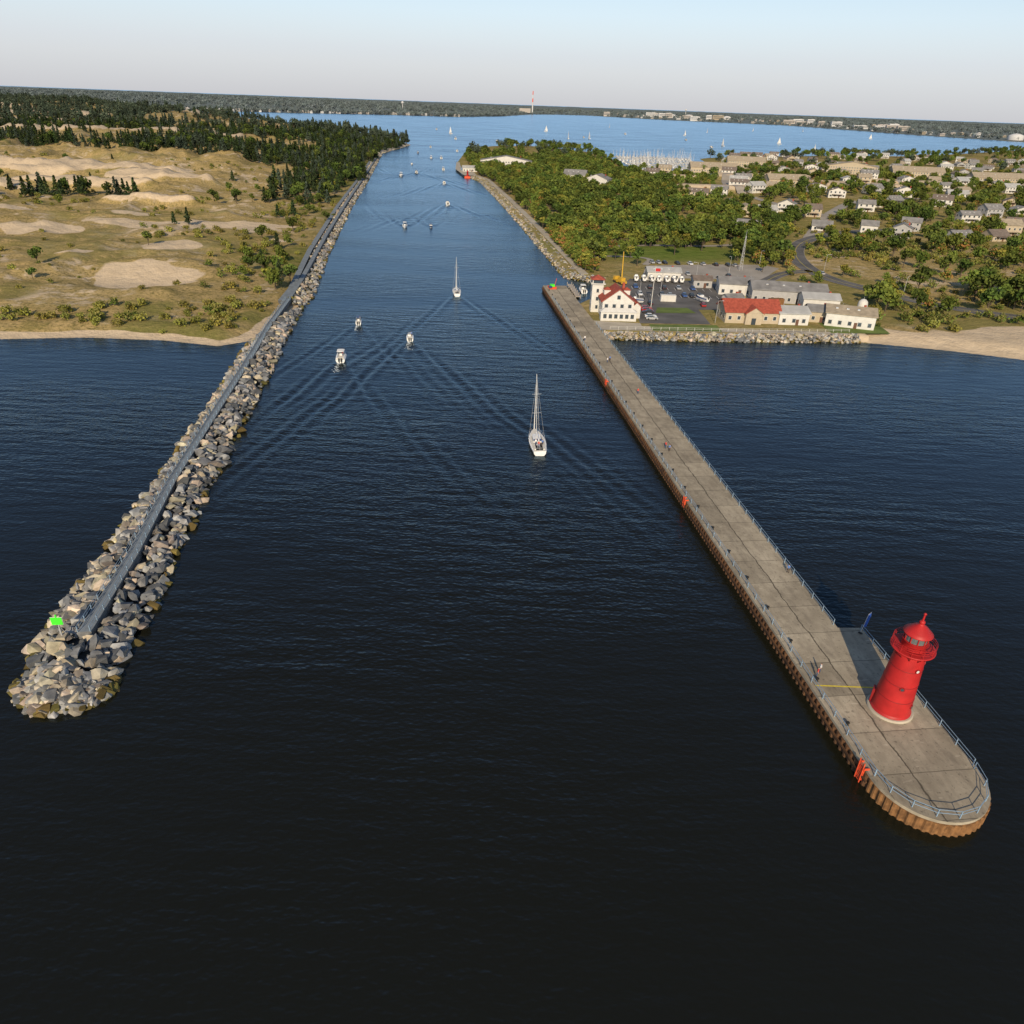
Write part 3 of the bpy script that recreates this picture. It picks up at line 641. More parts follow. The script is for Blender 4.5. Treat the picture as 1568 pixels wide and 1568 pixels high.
# ------------------------------------------------------------------ people
def person(shirt,pants,pose=0,hairc='hair'):
    J=[(0,0,.95,.13),(0,0,1.15,.13),(0,0,1.38,.16),(0,0,1.5,.06),(0,-.01,1.6,.09),(0,0,1.7,.085),
       (.2,0,1.42,.06),(.25,.05,1.14,.045),(.24,-.1,.9,.035),(.24,-.16,.8,.03),(-.2,0,1.42,.06),(-.26,.05,1.14,.045),(-.22,-.08,.9,.035),(-.22,-.13,.8,.03),
       (.1,0,.88,.1),(.12,-.03,.5,.065),(.12,.03,.08,.045),(.12,-.12,.04,.04),(-.1,0,.88,.1),(-.12,.05,.5,.065),(-.13,.12,.08,.045),(-.13,-.02,.04,.04),
       (.255,-.16,.86,.018),(-.235,-.13,.86,.018)]
    E=[(0,1),(1,2),(2,3),(3,4),(4,5),(2,6),(6,7),(7,8),(8,9),(2,10),(10,11),(11,12),(12,13),(0,14),(14,15),(15,16),(16,17),(0,18),(18,19),(19,20),(20,21),(8,22),(12,23)]
    me=bpy.data.meshes.new('p'); me.from_pydata([j[:3] for j in J],E,[]); o=bpy.data.objects.new('p',me); COL.objects.link(o)
    md=o.modifiers.new('s','SKIN'); 
    for i,j in enumerate(J): me.skin_vertices[0].data[i].radius=(j[3],j[3]); me.skin_vertices[0].data[i].use_root=(i==0)
    o.modifiers.new('ss','SUBSURF').levels=1
    dg=bpy.context.evaluated_depsgraph_get(); dg.update(); m2=bpy.data.meshes.new_from_object(o.evaluated_get(dg)); bpy.data.objects.remove(o)
    m2.materials.clear()
    for k in('skin',shirt,pants,hairc): m2.materials.append(M[k])
    for p_ in m2.polygons:
        c=p_.center; p_.use_smooth=True
        p_.material_index=3 if (c.z>1.66 or (c.z>1.56 and c.y>.03)) else 0 if c.z>1.49 else 2 if (c.z<.96 and abs(c.x)<.2) else 0 if (abs(c.x)>.19 and c.z<1.12) else 1
        if c.z<.09: p_.material_index=3
    return m2
pm=[person('shirt_red','denim'),person('shirt_white','denim'),person('shirt_blue','hair')]
for i,(x,y,r_) in enumerate([(42.9,78.0,1.2),(43.6,78.9,-1.8),(35.2,152.6,.4),(34.6,154.2,2.2),(27.3,217,1.0),(28.2,218.5,3.0),(33,190,0.4),(22,240,0),(47,104,2.9)]):
    place(pm[i%3],'person',(x,y,DZ),r_)

# ------------------------------------------------------------------ boats
def hull(mb,L_,B_,fb,k='white_hull',deck='boat_deck',tr=.75,stripe=None):
    rs=[];N=11
    for i in range(N):
        t=i/(N-1); w=B_/2*(tr+(1-tr)*math.sin(min(t/.45,1)*math.pi/2) if t<.45 else max(math.cos((t-.45)/.55*math.pi/2)**.75,.015)); z=fb*(1+.45*t*t); y=-L_/2+L_*t
        rs.append([(0,y,-.35),(w*.6,y,-.15),(w*.92,y,fb*.45),(w,y,z),(w*.86,y,z+.06),(0,y,z+.1),(-w*.86,y,z+.06),(-w,y,z),(-w*.92,y,fb*.45),(-w*.6,y,-.15)])
    vs=[p for r in rs for p in r]; n_=10
    for i in range(N-1):
        for j in range(n_):
            a=i*n_+j;b_=i*n_+(j+1)%n_; mb.add([vs[a],vs[b_],vs[b_+n_],vs[a+n_]],[(0,1,2,3)],deck if j in(4,5) else (stripe if stripe and j in(2,7) else k),True)
    mb.add(rs[0],[tuple(range(10))],k)
def sailboat(L_=12.5,mast=17.0,sails=False):
    mb=MB(); B_=L_*.31; hull(mb,L_,B_,1.1,stripe=None)
    zd=1.2
    rs=[]
    for t,w,h in((-.12,.30,.45),(0.1,.3,.5),(.22,.24,.42),(.3,.1,.15)): 
        y=L_*t; rs.append([(-B_*w,y,zd),(-B_*w*.8,y,zd+h),(B_*w*.8,y,zd+h),(B_*w,y,zd)])
    mb.rings(rs,'white_hull',False)
    for sx_ in(-1,1): mb.box((sx_*B_*.275,L_*.02,zd+.28),(.08,L_*.2,.16),'window_glass',0)
    mb.box((0,-L_*.3,zd+.02),(B_*.42,L_*.3,.06),'dark_rubber')
    for sx_ in(-1,1): mb.box((sx_*B_*.26,-L_*.3,zd+.15),(.35,L_*.3,.3),'boat_deck')
    mb.box((0,-L_*.13,zd+.75),(B_*.5,1.0,.08),'boat_blue'); mb.tube((-.3,-L_*.36,zd),(-.3,-L_*.36,zd+.9),.05,.05,'aluminium',5); mb.lathe((-.3,-L_*.36,zd+.85),[(.45,0),(.45,.05)],'aluminium',12)
    my=L_*.08; mb.tube((0,my,zd),(0,my,mast),.12,.08,'aluminium',8)
    for z in(mast*.45,mast*.72): mb.box((0,my,z),(B_*.55,.06,.05),'aluminium')
    mb.tube((0,my,2.6),(0,-L_*.3,2.55),.07,.07,'aluminium',6)
    mb.tube((0,my-.1,2.8),(0,-L_*.28,2.7),.2,.14,'sail_cloth',8)
    mb.tube((0,L_*.49,1.6),(0,my+.1,mast*.96),.13,.04,'sail_cloth',6)
    mb.tube((0,-L_*.49,1.3),(0,my,mast),.02,.02,'aluminium',4)
    for sx_ in(-1,1): mb.tube((sx_*B_*.48,my-.2,1.2),(sx_*B_*.27,my,mast*.45),.02,.02,'aluminium',4); mb.tube((sx_*B_*.27,my,mast*.45),(0,my,mast*.95),.02,.02,'aluminium',4)
    for sx_ in(-1,1):
        pr=None
        for q in range(9):
            t=-.48+q*.115; w=B_/2*(.8 if t<-.3 else .95 if t<.1 else .95*math.cos((t-.05)/.5*1.45)); p=(sx_*max(w,.05),L_*t,1.15+.3*max(t,0)); mb.tube(p,(p[0],p[1],p[2]+.65),.02,.02,'aluminium',4)
            if pr: mb.tube((pr[0],pr[1],pr[2]+.65),(p[0],p[1],p[2]+.65),.015,.015,'aluminium',4)
            pr=p
    mb.tube((-B_*.36,-L_*.49,1.9),(B_*.36,-L_*.49,1.9),.03,.03,'aluminium',5)
    if sails:
        mb.add([(0,my-.1,3),(.5,-L_*.3,2.9),(.5,-L_*.15,mast*.5),(0,my-.1,mast*.97)],[(0,1,2,3)],'sail_cloth'); mb.add([(0,L_*.48,1.6),(-.7,my-.8,2.2),(-.2,my+.1,mast*.9)],[(0,1,2)],'sail_cloth')
    return mb
sb=sailboat(); s1m=sb.mesh('sailboat')
o=place(s1m,'sailboat',(5.3,158.5,0),.10); o.rotation_euler=(0,-.045,.10)
for k_,(x,y) in enumerate([(5.6,154.0),(4.9,155.2),(6.4,155.0)]): place(pm[k_],'person',(x,y,1.28),math.pi*.9)
o=place(sailboat(11,14.5).mesh('sailboat'),'sailboat',(-26.5,311,0),.13)
place(pm[1],'person',(-26.0,307.3,1.25),3)
sm_=sailboat(10,14,True).mesh('sailboat')
random.seed(77)
for x,y in[(-187,2040),(675,3084),(982,3590),(664,2156),(619,1760),(335,3335),(103,2000),(158,2050),(500,2600),(456,1900),(1300,3900),(1250,3000),(60,2500)]:
    place(sm_,'sailboat',(x,y,0),random.uniform(-1.2,1.2),sc=1.2)
def motorboat(L_=7.5,kind=0):
    mb=MB();B_=L_*.36; hull(mb,L_,B_,.95,tr=.9,stripe='boat_blue' if kind==1 else None)
    mb.box((0,-L_*.2,.99),(B_*.66,L_*.42,.1),'dark_rubber')
    for sx_ in(-1,1): mb.box((sx_*B_*.36,-L_*.2,1.15),(.3,L_*.42,.3),'white_hull')
    mb.box((0,-L_*.43,1.25),(B_*.7,.5,.5),'boat_deck')
    mb.box((0,L_*.0,1.35),(.9,.8,.7),'white_hull')
    vs=[(-.9,L_*.03,1.3),(.9,L_*.03,1.3),(.75,-L_*.02,2.0),(-.75,-L_*.02,2.0)]; mb.add(vs,[(0,1,2,3)],'window_glass')
    if kind!=2:
        for sx_ in(-1,1):
            for yy_ in(-.22,.03): mb.tube((sx_*B_*.34,L_*yy_,1.1),(sx_*B_*.3,L_*yy_,2.75),.04,.04,'aluminium',5)
        rs=[[(-B_*.36,L_*t,2.72),(-B_*.2,L_*t,2.85),(B_*.2,L_*t,2.85),(B_*.36,L_*t,2.72)] for t in(-.26,-.1,.06)]; mb.rings(rs,'sail_cloth' if kind==0 else 'boat_blue',False)
    else:
        mb.box((0,L_*.13,1.35),(B_*.6,L_*.26,.7),'white_hull'); mb.box((0,L_*.13,1.45),(B_*.62,L_*.2,.25),'window_glass')
    for sx_ in(-.35,.35): mb.box((sx_,-L_*.53,1.0),(.4,.5,.9),'dark_rubber'); mb.tube((sx_,-L_*.53,.6),(sx_,-L_*.55,-.4),.1,.08,'dark_rubber',6)
    for sx_ in(-1,1): mb.tube((sx_*B_*.42,L_*.15,1.1),(sx_*B_*.1,L_*.47,1.75),.03,.03,'aluminium',5)
    return mb.mesh('motorboat')
mbm=[motorboat(8,0),motorboat(6.5,1),motorboat(7,2)]
for i,(x,y,d,s_c) in enumerate([(-54,218,1,1.05),(-57,259.4,1,.9),(-36.3,242,1,.95),(-74,488,-1,1.1),(-58,492,-1,.9),(-59,613,1,1.3),(-129,838,-1,1.4),(-119,884,1,1.4),(-78,778,1,1.2),(-130,1122,-1,1.4),(-162,1226,-1,1.4),(-110,1312,1,1.5),(-117,1130,1,1.3),(-163,1400,1,1.4),(-140,1000,-1,1.2),(-95,940,1,1.2),(147,2100,1,1.8),(-60,1700,1,2),(-150,1750,1,1.8),(425,2189,1,2),(407,1800,1,2),(300,2500,1,2),(-250,2300,1,2)]):
    place(mbm[i%3],'motorboat',(x,y,0),.135+(0 if d>0 else math.pi),sc=s_c)
    if y<300: place(pm[i%3],'person',(x+.6,y-.6,1.04),3.0)
fm=mat('foam',(0.55,0.6,0.62),.8,.1,1.5)
M['foam']=fm
for i,(x,y,d,w) in enumerate([(-54,213.5,-1,1.4),(-57,255.4,-1,1.0),(-36.3,238,-1,1.4),(-74,493,1,1.6),(-129,846,1,2.6),(-78,771,-1,2.2),(-59,606,-1,1.8)]):
    mb=MB(); random.seed(i)
    for q in range(60):
        s_=random.random()**1.6*10*w/1.6; t=random.gauss(0,.35*w*(.5+s_*.08)); r_=random.uniform(.08,.24)*w/1.6*(1-s_/30)
        mb.lathe((t,d*s_,-.02),[(r_,0),(r_*.7,.04),(r_*.2,.07)],'foam',6)
    mb.obj('boat_wake_foam',(x,y,0.10),.135)

# ------------------------------------------------------------------ pavements & roads
G=2.0
def sheet(name,pts,z,k): mb=MB(); mb.add([(x,y,z) for x,y in pts],[tuple(range(len(pts)))],k); return mb.obj(name)
sheet('station_parking_lot',[(44,266),(70,268),(70,290),(110,294),(128,296),(128,304),(90,302),(90,345),(50,345),(40,318),(44,290)],G+.03,'asphalt')
sheet('park_parking_lot',[(56,349),(112,352),(130,384),(124,392),(98,388),(62,378)],G+.05,'pale_pavement')
sheet('plaza_pavement',[(20,268),(44,266),(44,262),(118,264),(118,260.5),(26,255)],G+.02,'concrete_light')
sheet('station_lawn',[(47,256.5),(72,258.5),(72,267),(47,265)],G+.06,'lawn_grass')
sheet('station_lawn',[(52,282),(68,284),(66,292),(54,291)],G+.07,'lawn_grass')
sheet('station_lawn',[(112,262),(134,264),(136,292),(132,292),(130,284),(112,288)],G+.045,'lawn_grass')
def road(name,path,w,z,k='asphalt',line=True):
    Lp,Rp=off(path,w/2),off(path,-w/2); mb=MB(); n_=len(path)
    H3=[]
    for i,(x,y) in enumerate(path): H3.append(z if z is not None else max(hz(*Lp[i]),hz(*Rp[i]),hz(x,y)))
    mb.add([(x,y,H3[i]+.06) for i,(x,y) in enumerate(Lp)]+[(x,y,H3[i]+.06) for i,(x,y) in enumerate(Rp)],[(i,n_+i,n_+i+1,i+1) for i in range(n_-1)],k)
    for e_ in(w/2+.1,-w/2-.1):
        P1=off(path,e_+.15);P2=off(path,e_-.15); mb.add([(x,y,H3[i]+.17) for i,(x,y) in enumerate(P1)]+[(x,y,H3[i]+.17) for i,(x,y) in enumerate(P2)],[(i,n_+i,n_+i+1,i+1) for i in range(n_-1)],'pale_pavement')
    if line:
        P1=off(path,.1);P2=off(path,-.1); mb.add([(x,y,H3[i]+.066) for i,(x,y) in enumerate(P1)]+[(x,y,H3[i]+.066) for i,(x,y) in enumerate(P2)],[(i,n_+i,n_+i+1,i+1) for i in range(n_-1)],'yellow_paint')
    return mb.obj(name)
def smooth(path,it=3):
    for _ in range(it):
        o_=[path[0]]
        for a,b_ in zip(path[:-1],path[1:]): o_+=[(a[0]*.75+b_[0]*.25,a[1]*.75+b_[1]*.25),(a[0]*.25+b_[0]*.75,a[1]*.25+b_[1]*.75)]
        path=o_+[path[-1]]
    return path
road('road',smooth(ROAD),9,None,'asphalt')
road('side_road',smooth(ROAD2,4),8,None,'pale_pavement',False); road('side_road',smooth(ROAD3,4),8,None,'pale_pavement',False)
road('access_road',smooth([(145,380),(128,372),(110,345),(98,330),(92,300),(110,298)]),6,G)
road('park_path',smooth([(24,362),(30,372),(27,392),(45,402),(69,400),(62,380)]),3,G,'pale_pavement',False)
road('park_road',smooth([(27,410),(60,440),(117,445),(140,470),(160,454)]),5,G,'pale_pavement',False)
strip('channel_walkway',off(CR,-6.5),off(CR,-10.5),2.12,2.12,'concrete_light',1.0)
strip('channel_walkway',off(CL,9.5),off(CL,7),2.3,2.3,'walk_deck',1.2,'rock_d')

def car(k):
    mb=MB()
    def sec(y,w,z0,z1): return [(-w,y,z0),(-w,y,z1),(w,y,z1),(w,y,z0)]
    mb.rings([sec(-2.2,.8,.35,.75),sec(-2.1,.88,.25,.9),sec(-1.0,.9,.22,.95),sec(1.0,.9,.22,.92),sec(1.9,.86,.25,.8),sec(2.25,.75,.35,.62)],k,False)
    mb.rings([sec(-1.7,.8,.88,.92),sec(-1.25,.68,.9,1.4),sec(.2,.68,.9,1.42),sec(1.05,.8,.88,.92)],'window_glass',False)
    mb.box((0,-.5,1.43),(1.25,1.5,.05),k)
    for sx_ in(-.82,.82):
        for y in(-1.35,1.4): mb.tube((sx_-.11,y,.33),(sx_+.11,y,.33),.33,.33,'dark_rubber',12)
    for sx_ in(-.6,.6): mb.box((sx_,2.2,.6),(.3,.08,.12),'white_paint'); mb.box((sx_,-2.2,.7),(.3,.06,.12),'tower_red')
    return mb.mesh('parked_car')
mk('car_white',(.6,.6,.6),.3,.02,spec=.5); mk('car_red',(.3,.025,.025),.3,.02,spec=.5); mk('car_blue',(.04,.09,.25),.3,.02,spec=.5); mk('car_dark',(.03,.03,.035),.3,.02,spec=.5); mk('car_silver',(.35,.36,.37),.3,.02,spec=.5)
cars=[car('car_'+k) for k in('white','dark','blue','dark','silver','red','dark','silver')]
random.seed(3)
spots=[(50+3.1*i,326,0) for i in range(11)]+[(50+3.1*i,312,0) for i in range(9)]+[(52+3.0*i,296,0) for i in range(9)]+[(66+3.2*i,385,0.2) for i in range(14)]+[(66+3.2*i,358,0) for i in range(12)]+[(49,272+3.1*i,1.57) for i in range(6)]
for x,y,r_ in spots:
    if random.random()<.55: place(random.choice(cars),'parked_car',(x,y,G+.06),r_+random.choice([0,math.pi]))
for x,y,r_ in[(147,372,.1),(160,336,.8),(205,293,1.2)]: place(random.choice(cars),'car',(x,y,hz(x,y)+.1),r_)
mb=MB()
for i in range(13): mb.box((48.5+3.1*i,326,0),(.12,5,.012),'white_line'); mb.box((48.5+3.1*i,312,0),(.12,5,.012),'white_line')
for i in range(15): mb.box((64.4+3.2*i,358,.02),(.12,5,.012),'white_line')
mb.obj('parking_lines',(0,0,G+.05))
# yard: mobile crane, containers, boats on trailers, fenced stores
mb=MB(); mb.box((0,0,1.0),(2.6,8,.9),'crane_yellow'); mb.box((0,3.2,1.9),(2.3,1.6,1.4),'crane_yellow'); mb.box((0,4.02,2.1),(2.0,.08,.7),'window_glass'); mb.box((.2,-1.2,2.1),(2.0,2.8,1.3),'crane_yellow')
for sx_ in(-1.2,1.2):
    for y in(-3,-1.6,1.8,3.1): mb.tube((sx_-.2,y,.55),(sx_+.2,y,.55),.55,.55,'dark_rubber',12)
mb.tube((0,-1.5,2.6),(3.2,4.5,12.5),.32,.18,'crane_yellow',6); mb.tube((3.2,4.5,12.5),(3.2,4.5,5.0),.04,.04,'dark_rubber',4); mb.box((3.2,4.5,4.8),(.4,.4,.5),'dark_rubber'); mb.obj('mobile_crane',(44,334,G+.03),.4)
for x,y,r_,k in[(99,300.5,.0,'boat_blue'),(104,303,.2,'rust_lit_orange'),(133,286,1.4,'grey_siding'),(60,302.5,0,'white_paint'),(41,302,1.5,'rust_steel')]:
    mb=MB(); mb.box((0,0,1.3),(6.1,2.4,2.5),k)
    for q in range(12): mb.box((-2.8+.5*q,-1.22,1.3),(.12,.08,2.3),k); mb.box((-2.8+.5*q,1.22,1.3),(.12,.08,2.3),k)
    for sx_ in(-3,3):
        for sy in(-1.2,1.2): mb.box((sx_,sy,1.3),(.16,.16,2.6),'aluminium')
    mb.obj('storage_container',(x,y,G+.06),r_)
mb=MB(); mb.tube((0,-3,.6),(0,4.6,.6),.08,.08,'aluminium',5); mb.box((0,-1.2,.75),(1.7,3.6,.15),'aluminium')
for sx_ in(-1,1): mb.tube((sx_-.1,-1,.35),(sx_+.1,-1,.35),.35,.35,'dark_rubber',10)
mb.X=Matrix.Translation((0,0,1.15)); hull(mb,6.4,2.2,.9,'white_hull','boat_deck',.9,'boat_blue'); mb.box((0,.3,1.3),(1.2,1,.7),'white_hull'); mb.box((0,.85,1.5),(1.1,.06,.5),'window_glass'); mb.box((0,-3.3,1.0),(.4,.5,.9),'dark_rubber')
tb=mb.mesh('boat_on_trailer')
for i in range(7): place(tb,'boat_on_trailer',(52+3.4*i,340,G+.04),.1*((i%3)-1))
place(tb,'boat_on_trailer',(46,296,G+.04),1.4); place(tb,'boat_on_trailer',(74,303,G+.04),.6)
railing('yard_fence',[(90,346),(126,322),(132,300)],G,'aluminium',step=3,h=1.8,rails=(1.75,.9,.1))

# ------------------------------------------------------------------ buildings
def house(name,x,y,w,d,h,rh_,wall,roof,rz=0,ax='x',rows=1,z=None,porch=False,flat=False):
    mb=MB(); mb.box((0,0,h/2-.5),(w,d,h+1),wall); mb.windows((0,0,0),w,d,1.6,rows,2.9,3.0,frame='white_paint' if wall!='white_paint' else 'grey_siding')
    if flat:
        mb.box((0,0,h+.1),(w+.3,d+.3,.35),roof); mb.box((w*.2,d*.1,h+.7),(2.2,1.8,.9),'aluminium'); mb.box((-w*.25,-d*.1,h+.6),(1.6,1.6,.7),'grey_roof')
    else: mb.gable((0,0,h),w,d,rh_,roof,wall,ax)
    mb.box((w*.12,-d/2,1.05),(1.1,.2,2.1),'door_paint'); 
    if not flat: mb.box((w*.28,d*.12,h+rh_*.85),(.8,.8,1.6),'red_roof')
    if porch: mb.box((0,-d/2-1.4,2.7),(w*.6,2.8,.2),roof); [mb.tube((w*.27*s,-d/2-2.6,0),(w*.27*s,-d/2-2.6,2.6),.1,.1,'white_paint',6) for s in(-1,1)]
    if w>14:
        for q in range(3): mb.box((-w*.3+w*.22*q,-d*.22,h+rh_*.62),(.9,.9,.7),'aluminium')
    return mb.obj(name,(x,y,(hz(x,y) if z is None else z)),rz)
mb=MB()
mb.box((0,0,3.2),(11.5,10,6.4),'white_paint'); mb.gable((0,0,6.4),11.5,10,4.2,'red_roof','white_paint','y',.6)
mb.windows((0,0,0),11.5,10,1.7,2,2.9,2.6,frame='grey_siding')
mb.box((0,-5.0,7.8),(1.2,.2,1.4),'window_glass')
mb.box((0,-6.6,1.6),(13,3.2,3.2),'white_paint'); mb.hip((0,-6.6,3.2),13,3.2,1.2,'white_paint',.3)
for i in range(6): mb.box((-5+2*i,-8.2,1.7),(1.2,.12,1.5),'window_glass')
mb.box((7.2,.5,2.2),(3,8,4.4),'white_paint'); mb.gable((7.2,.5,4.4),3,8,1.3,'red_roof','white_paint','y',.3)
for q in(-2,0,2): mb.box((8.7,q+.5,2.6),(.14,1,1.3),'window_glass')
for s in(-1,1): mb.box((s*3.6,1,8.6),(2.4,2.6,1.8),'white_paint'); mb.box((s*4.7,1,8.7),(.3,1.4,1.1),'window_glass'); mb.hip((s*3.6,1,9.4),2.4,2.6,.9,'red_roof',.25)
mb.box((-6.6,6.5,5.2),(4.2,4.2,10.4),'white_paint'); mb.box((-6.6,6.5,10.5),(5.4,5.4,.3),'white_paint'); mb.box((-6.6,6.5,11.2),(4,4,1.5),'window_glass')
for sx_ in(-2,2):
    for sy in(-2,2): mb.box((-6.6+sx_,6.5+sy,11.2),(.3,.3,1.5),'white_paint')
mb.hip((-6.6,6.5,11.95),4.4,4.4,1.5,'red_roof',.5)
for z in(2,5,8): mb.box((-6.6,4.36,z),(.9,.14,1.3),'window_glass'); mb.box((-8.74,6.5,z),(.14,.9,1.3),'window_glass')
mb.box((2.5,2,10.6),(.9,.9,2.2),'red_roof')
mb.obj('coast_guard_station',(35.8,276,G),.04)
mb=MB(); mb.box((0,0,2.2),(20,11,4.4),'tan_siding'); mb.gable((0,0,4.4),20,11,3.2,'red_roof','tan_siding','x',.7); mb.windows((0,0,0),20,11,2,1,3,2.8,frame='white_paint')
mb.box((0,-6,2.1),(6,2.5,4.2),'tan_siding'); mb.gable((0,-5.4,4.2),6,4,2,'red_roof','tan_siding','y',.5); mb.box((0,-7.3,1.2),(1.6,.15,2.3),'window_glass')
mb.obj('research_building',(85.5,277,G),.05)
house('white_annex',101,276.5,11,10,4.2,1.6,'white_paint','light_roof',.03,'x')
house('workshop_building',111,313,30,14,5,2.2,'grey_siding','grey_roof',-.12,'x')
house('workshop_building',92,324,14,12,4.6,1.8,'white_paint','grey_roof',-.12,'x')
house('storage_building',120,300,14,9,4.5,1.5,'white_paint','light_roof',-.1)
house('boat_storage_building',123,276,17,12,4.8,1.8,'white_paint','tan_roof',-.3,'x')
house('garage',113,281,8,9,4,1.6,'tan_siding','grey_roof',-.2,'x')
house('bath_house',65,347,15,8,3.8,1.4,'white_paint','light_roof',0,'x')
house('pump_house',80,334,8,7,3.4,1.2,'grey_siding','brown_roof',0)
house('equipment_shed',86,302,7,5,3,1,'white_paint','grey_roof',.3)
mb=MB(); mb.lathe((0,0,0),[(1.9,0),(1.9,3.4),(1.7,4.2),(.9,5.0),(.1,5.2)],'white_paint',24); mb.box((0,-1.9,1),(.8,.2,1.9),'grey_siding'); mb.tube((0,0,5),(0,0,6),.08,.05,'aluminium',6); mb.obj('storage_silo',(136,296,G))
mb=MB()
for i in range(6): mb.box((0,-10+4*i,0),(2.2,3.9,.25),'wood_dock')
for i in range(7):
    for s in(-1,1): mb.tube((s*1.0,-12+4*i,-2),(s*1.0,-12+4*i,1),.14,.14,'wood_dock',7)
mb.obj('small_dock',(23,322,.8),.1)
place(mbm[0],'motorboat',(27,324,0),.1,sc=1.1)
mb=MB(); mb.box((0,0,.4),(3,4,.8),'ladder_orange'); mb.box((0,0,1.2),(1.8,1.8,.9),'green_sign'); mb.tube((1.5,2,.6),(2.6,3,3.5),.12,.08,'ladder_orange',6); mb.box((-1.2,-2,1.0),(1.2,1.2,.7),'boat_blue'); mb.obj('work_equipment',(13.5,318,DZ),.2)
mb=MB(); Hm=16
for q in range(3):
    a_=q*2.094; b2=(q+1)*2.094
    for s in range(10):
        z0,z1=s*1.6,(s+1)*1.6; r0_,r1_=1.0*(1-z0/Hm*.75),1.0*(1-z1/Hm*.75)
        p=lambda a,z,r:(r*math.cos(a),r*math.sin(a),z)
        mb.tube(p(a_,z0,r0_),p(a_,z1,r1_),.08,.08,'aluminium',4); mb.tube(p(a_,z0,r0_),p(b2,z1,r1_),.05,.05,'aluminium',3); mb.tube(p(a_,z1,r1_),p(b2,z1,r1_),.05,.05,'aluminium',3)
mb.tube((0,0,Hm),(0,0,Hm+3),.08,.04,'aluminium',5); mb.obj('radio_mast',(108,375,G))
mb=MB(); mb.tube((0,0,0),(0,0,16),.15,.08,'white_paint',8); mb.tube((-2.5,0,11),(2.5,0,11),.07,.07,'white_paint',6); mb.box((1,0,14.8),(1.8,.05,1.1),'tower_red'); mb.lathe((0,0,16),[(.05,0),(.18,.15),(.05,.3)],'yellow_paint',8); mb.obj('flagpole',(51,288,G))
mb=MB(); mb.tube((0,0,0),(0,0,8),.09,.06,'aluminium',6); mb.tube((0,0,8),(1.4,0,8.2),.05,.05,'aluminium',5); mb.box((1.6,0,8.2),(.7,.3,.12),'aluminium'); lampm=mb.mesh('street_lamp')
for i,(x,y) in enumerate([(72,270),(90,300),(60,320),(80,345),(100,365),(120,385),(151,380),(168,330),(48,300)]): place(lampm,'street_lamp',(x,y,G),i)
railing('shore_fence',[(32,256),(75,259),(119,264)],G,'white_paint',step=3)
cfg=[('white_paint','light_roof'),('white_paint','grey_roof'),('tan_siding','brown_roof'),('grey_siding','grey_roof'),('tan_siding','tan_roof'),('white_paint','brown_roof')]
random.seed(21)
big_={(51,801):(22,14,8),(70,756):(22,14,8),(-22,954):(60,18,9),(221,950):(55,18,8),(301,1110):(50,18,9),(415,1034):(60,18,9),(476,986):(60,18,9),(541,930):(60,18,9),(264,814):(40,16,7),(224,507):(10,9,7),(328,532):(14,11,7)}
for i,(x,y) in enumerate(allh):
    if (x,y) in big_:
        w,d,h=big_[(x,y)]; wl,rf=('white_paint','grey_roof') if x<240 and y!=950 else ('tan_siding','tan_roof')
        nm='apartment_building' if w>30 else 'white_house'
    else: w,d,h=random.uniform(11,18),random.uniform(8,12),random.choice([3.2,5.6,5.8]); wl,rf=random.choice(cfg); nm='house'
    house(nm,x,y,w,d,h,d*.28,wl,rf,random.uniform(-.5,.5) if w<30 else random.uniform(-.25,.1),'x' if random.random()<.7 else 'y',rows=1 if h<5 else 2 if h<8.5 else 3,porch=w<30)
house('harbor_building',-62,905,16,9,4,2,'white_paint','light_roof',.2)
sheet('harbor_point_pavement',[(-64,850),(-50,850),(-58,905),(-72,915),(-84,1040),(-88,1040),(-80,930)],G+.25,'concrete_light')
mb=MB(); mb.box((0,0,.3),(6,6,2.2),'ladder_orange'); mb.lathe((0,0,1.4),[(1.1,0),(.8,4),(1.1,4.1),(1.1,4.5),(.2,5.4)],'tower_red',12); mb.obj('harbor_beacon',(-60,846,0.5))
MC=bpy.data.collections.new('marina_boats'); place(s1m,'m0',col=MC); place(mbm[0],'m1',col=MC); place(sailboat(9,12).mesh('m2'),'m2',col=MC)
mp_=[];mr_=[]; mb=MB()
for r_ in range(8):
    y=1060+r_*38; x0,x1=146-r_*.3,228+r_*6
    mb.box(((x0+x1)/2,y,.3),(x1-x0,2.2,.5),'wood_dock')
    for x in np.arange(x0,x1,5.5):
        for s in(-1,1):
            if rng.random()<.72: mp_.append((x,y+s*8,0)); mr_.append((0,0,0 if s<0 else math.pi))
mb.obj('marina_dock')
N=len(mp_); scatter('marina_boats',mp_,mr_,np.ones((N,3))*rng.uniform(.75,1.15,(N,1)),rng.choice([0,1,1,2,2],N),MC)
mb=MB(); random.seed(9)
def fb(x,y,w,d,h,wall='far_wall',roof='far_roof'):
    z=hz(x,y); mb.box((x,y,z+h/2-2),(w,d,h+4),wall); mb.box((x+w*.2,y,z+h+1.2),(w*.3,d*.5,2.4),roof); mb.box((x,y-d/2,z+h*.4),(w*.9,.6,h*.12),'window_glass'); mb.box((x,y-d/2,z+h*.7),(w*.9,.6,h*.12),'window_glass')
for i in range(80):
    s=random.random()*1750; x,y,_=interp_path([(-1600,3530),(-1085,3890),(-695,4300),(-369,4440)],np.array([s])); x=float(x[0]);y=float(y[0])+random.uniform(10,60)
    fb(x,y,random.uniform(10,22),12,random.uniform(5,9),random.choice(['far_wall','far_wall_tan']))
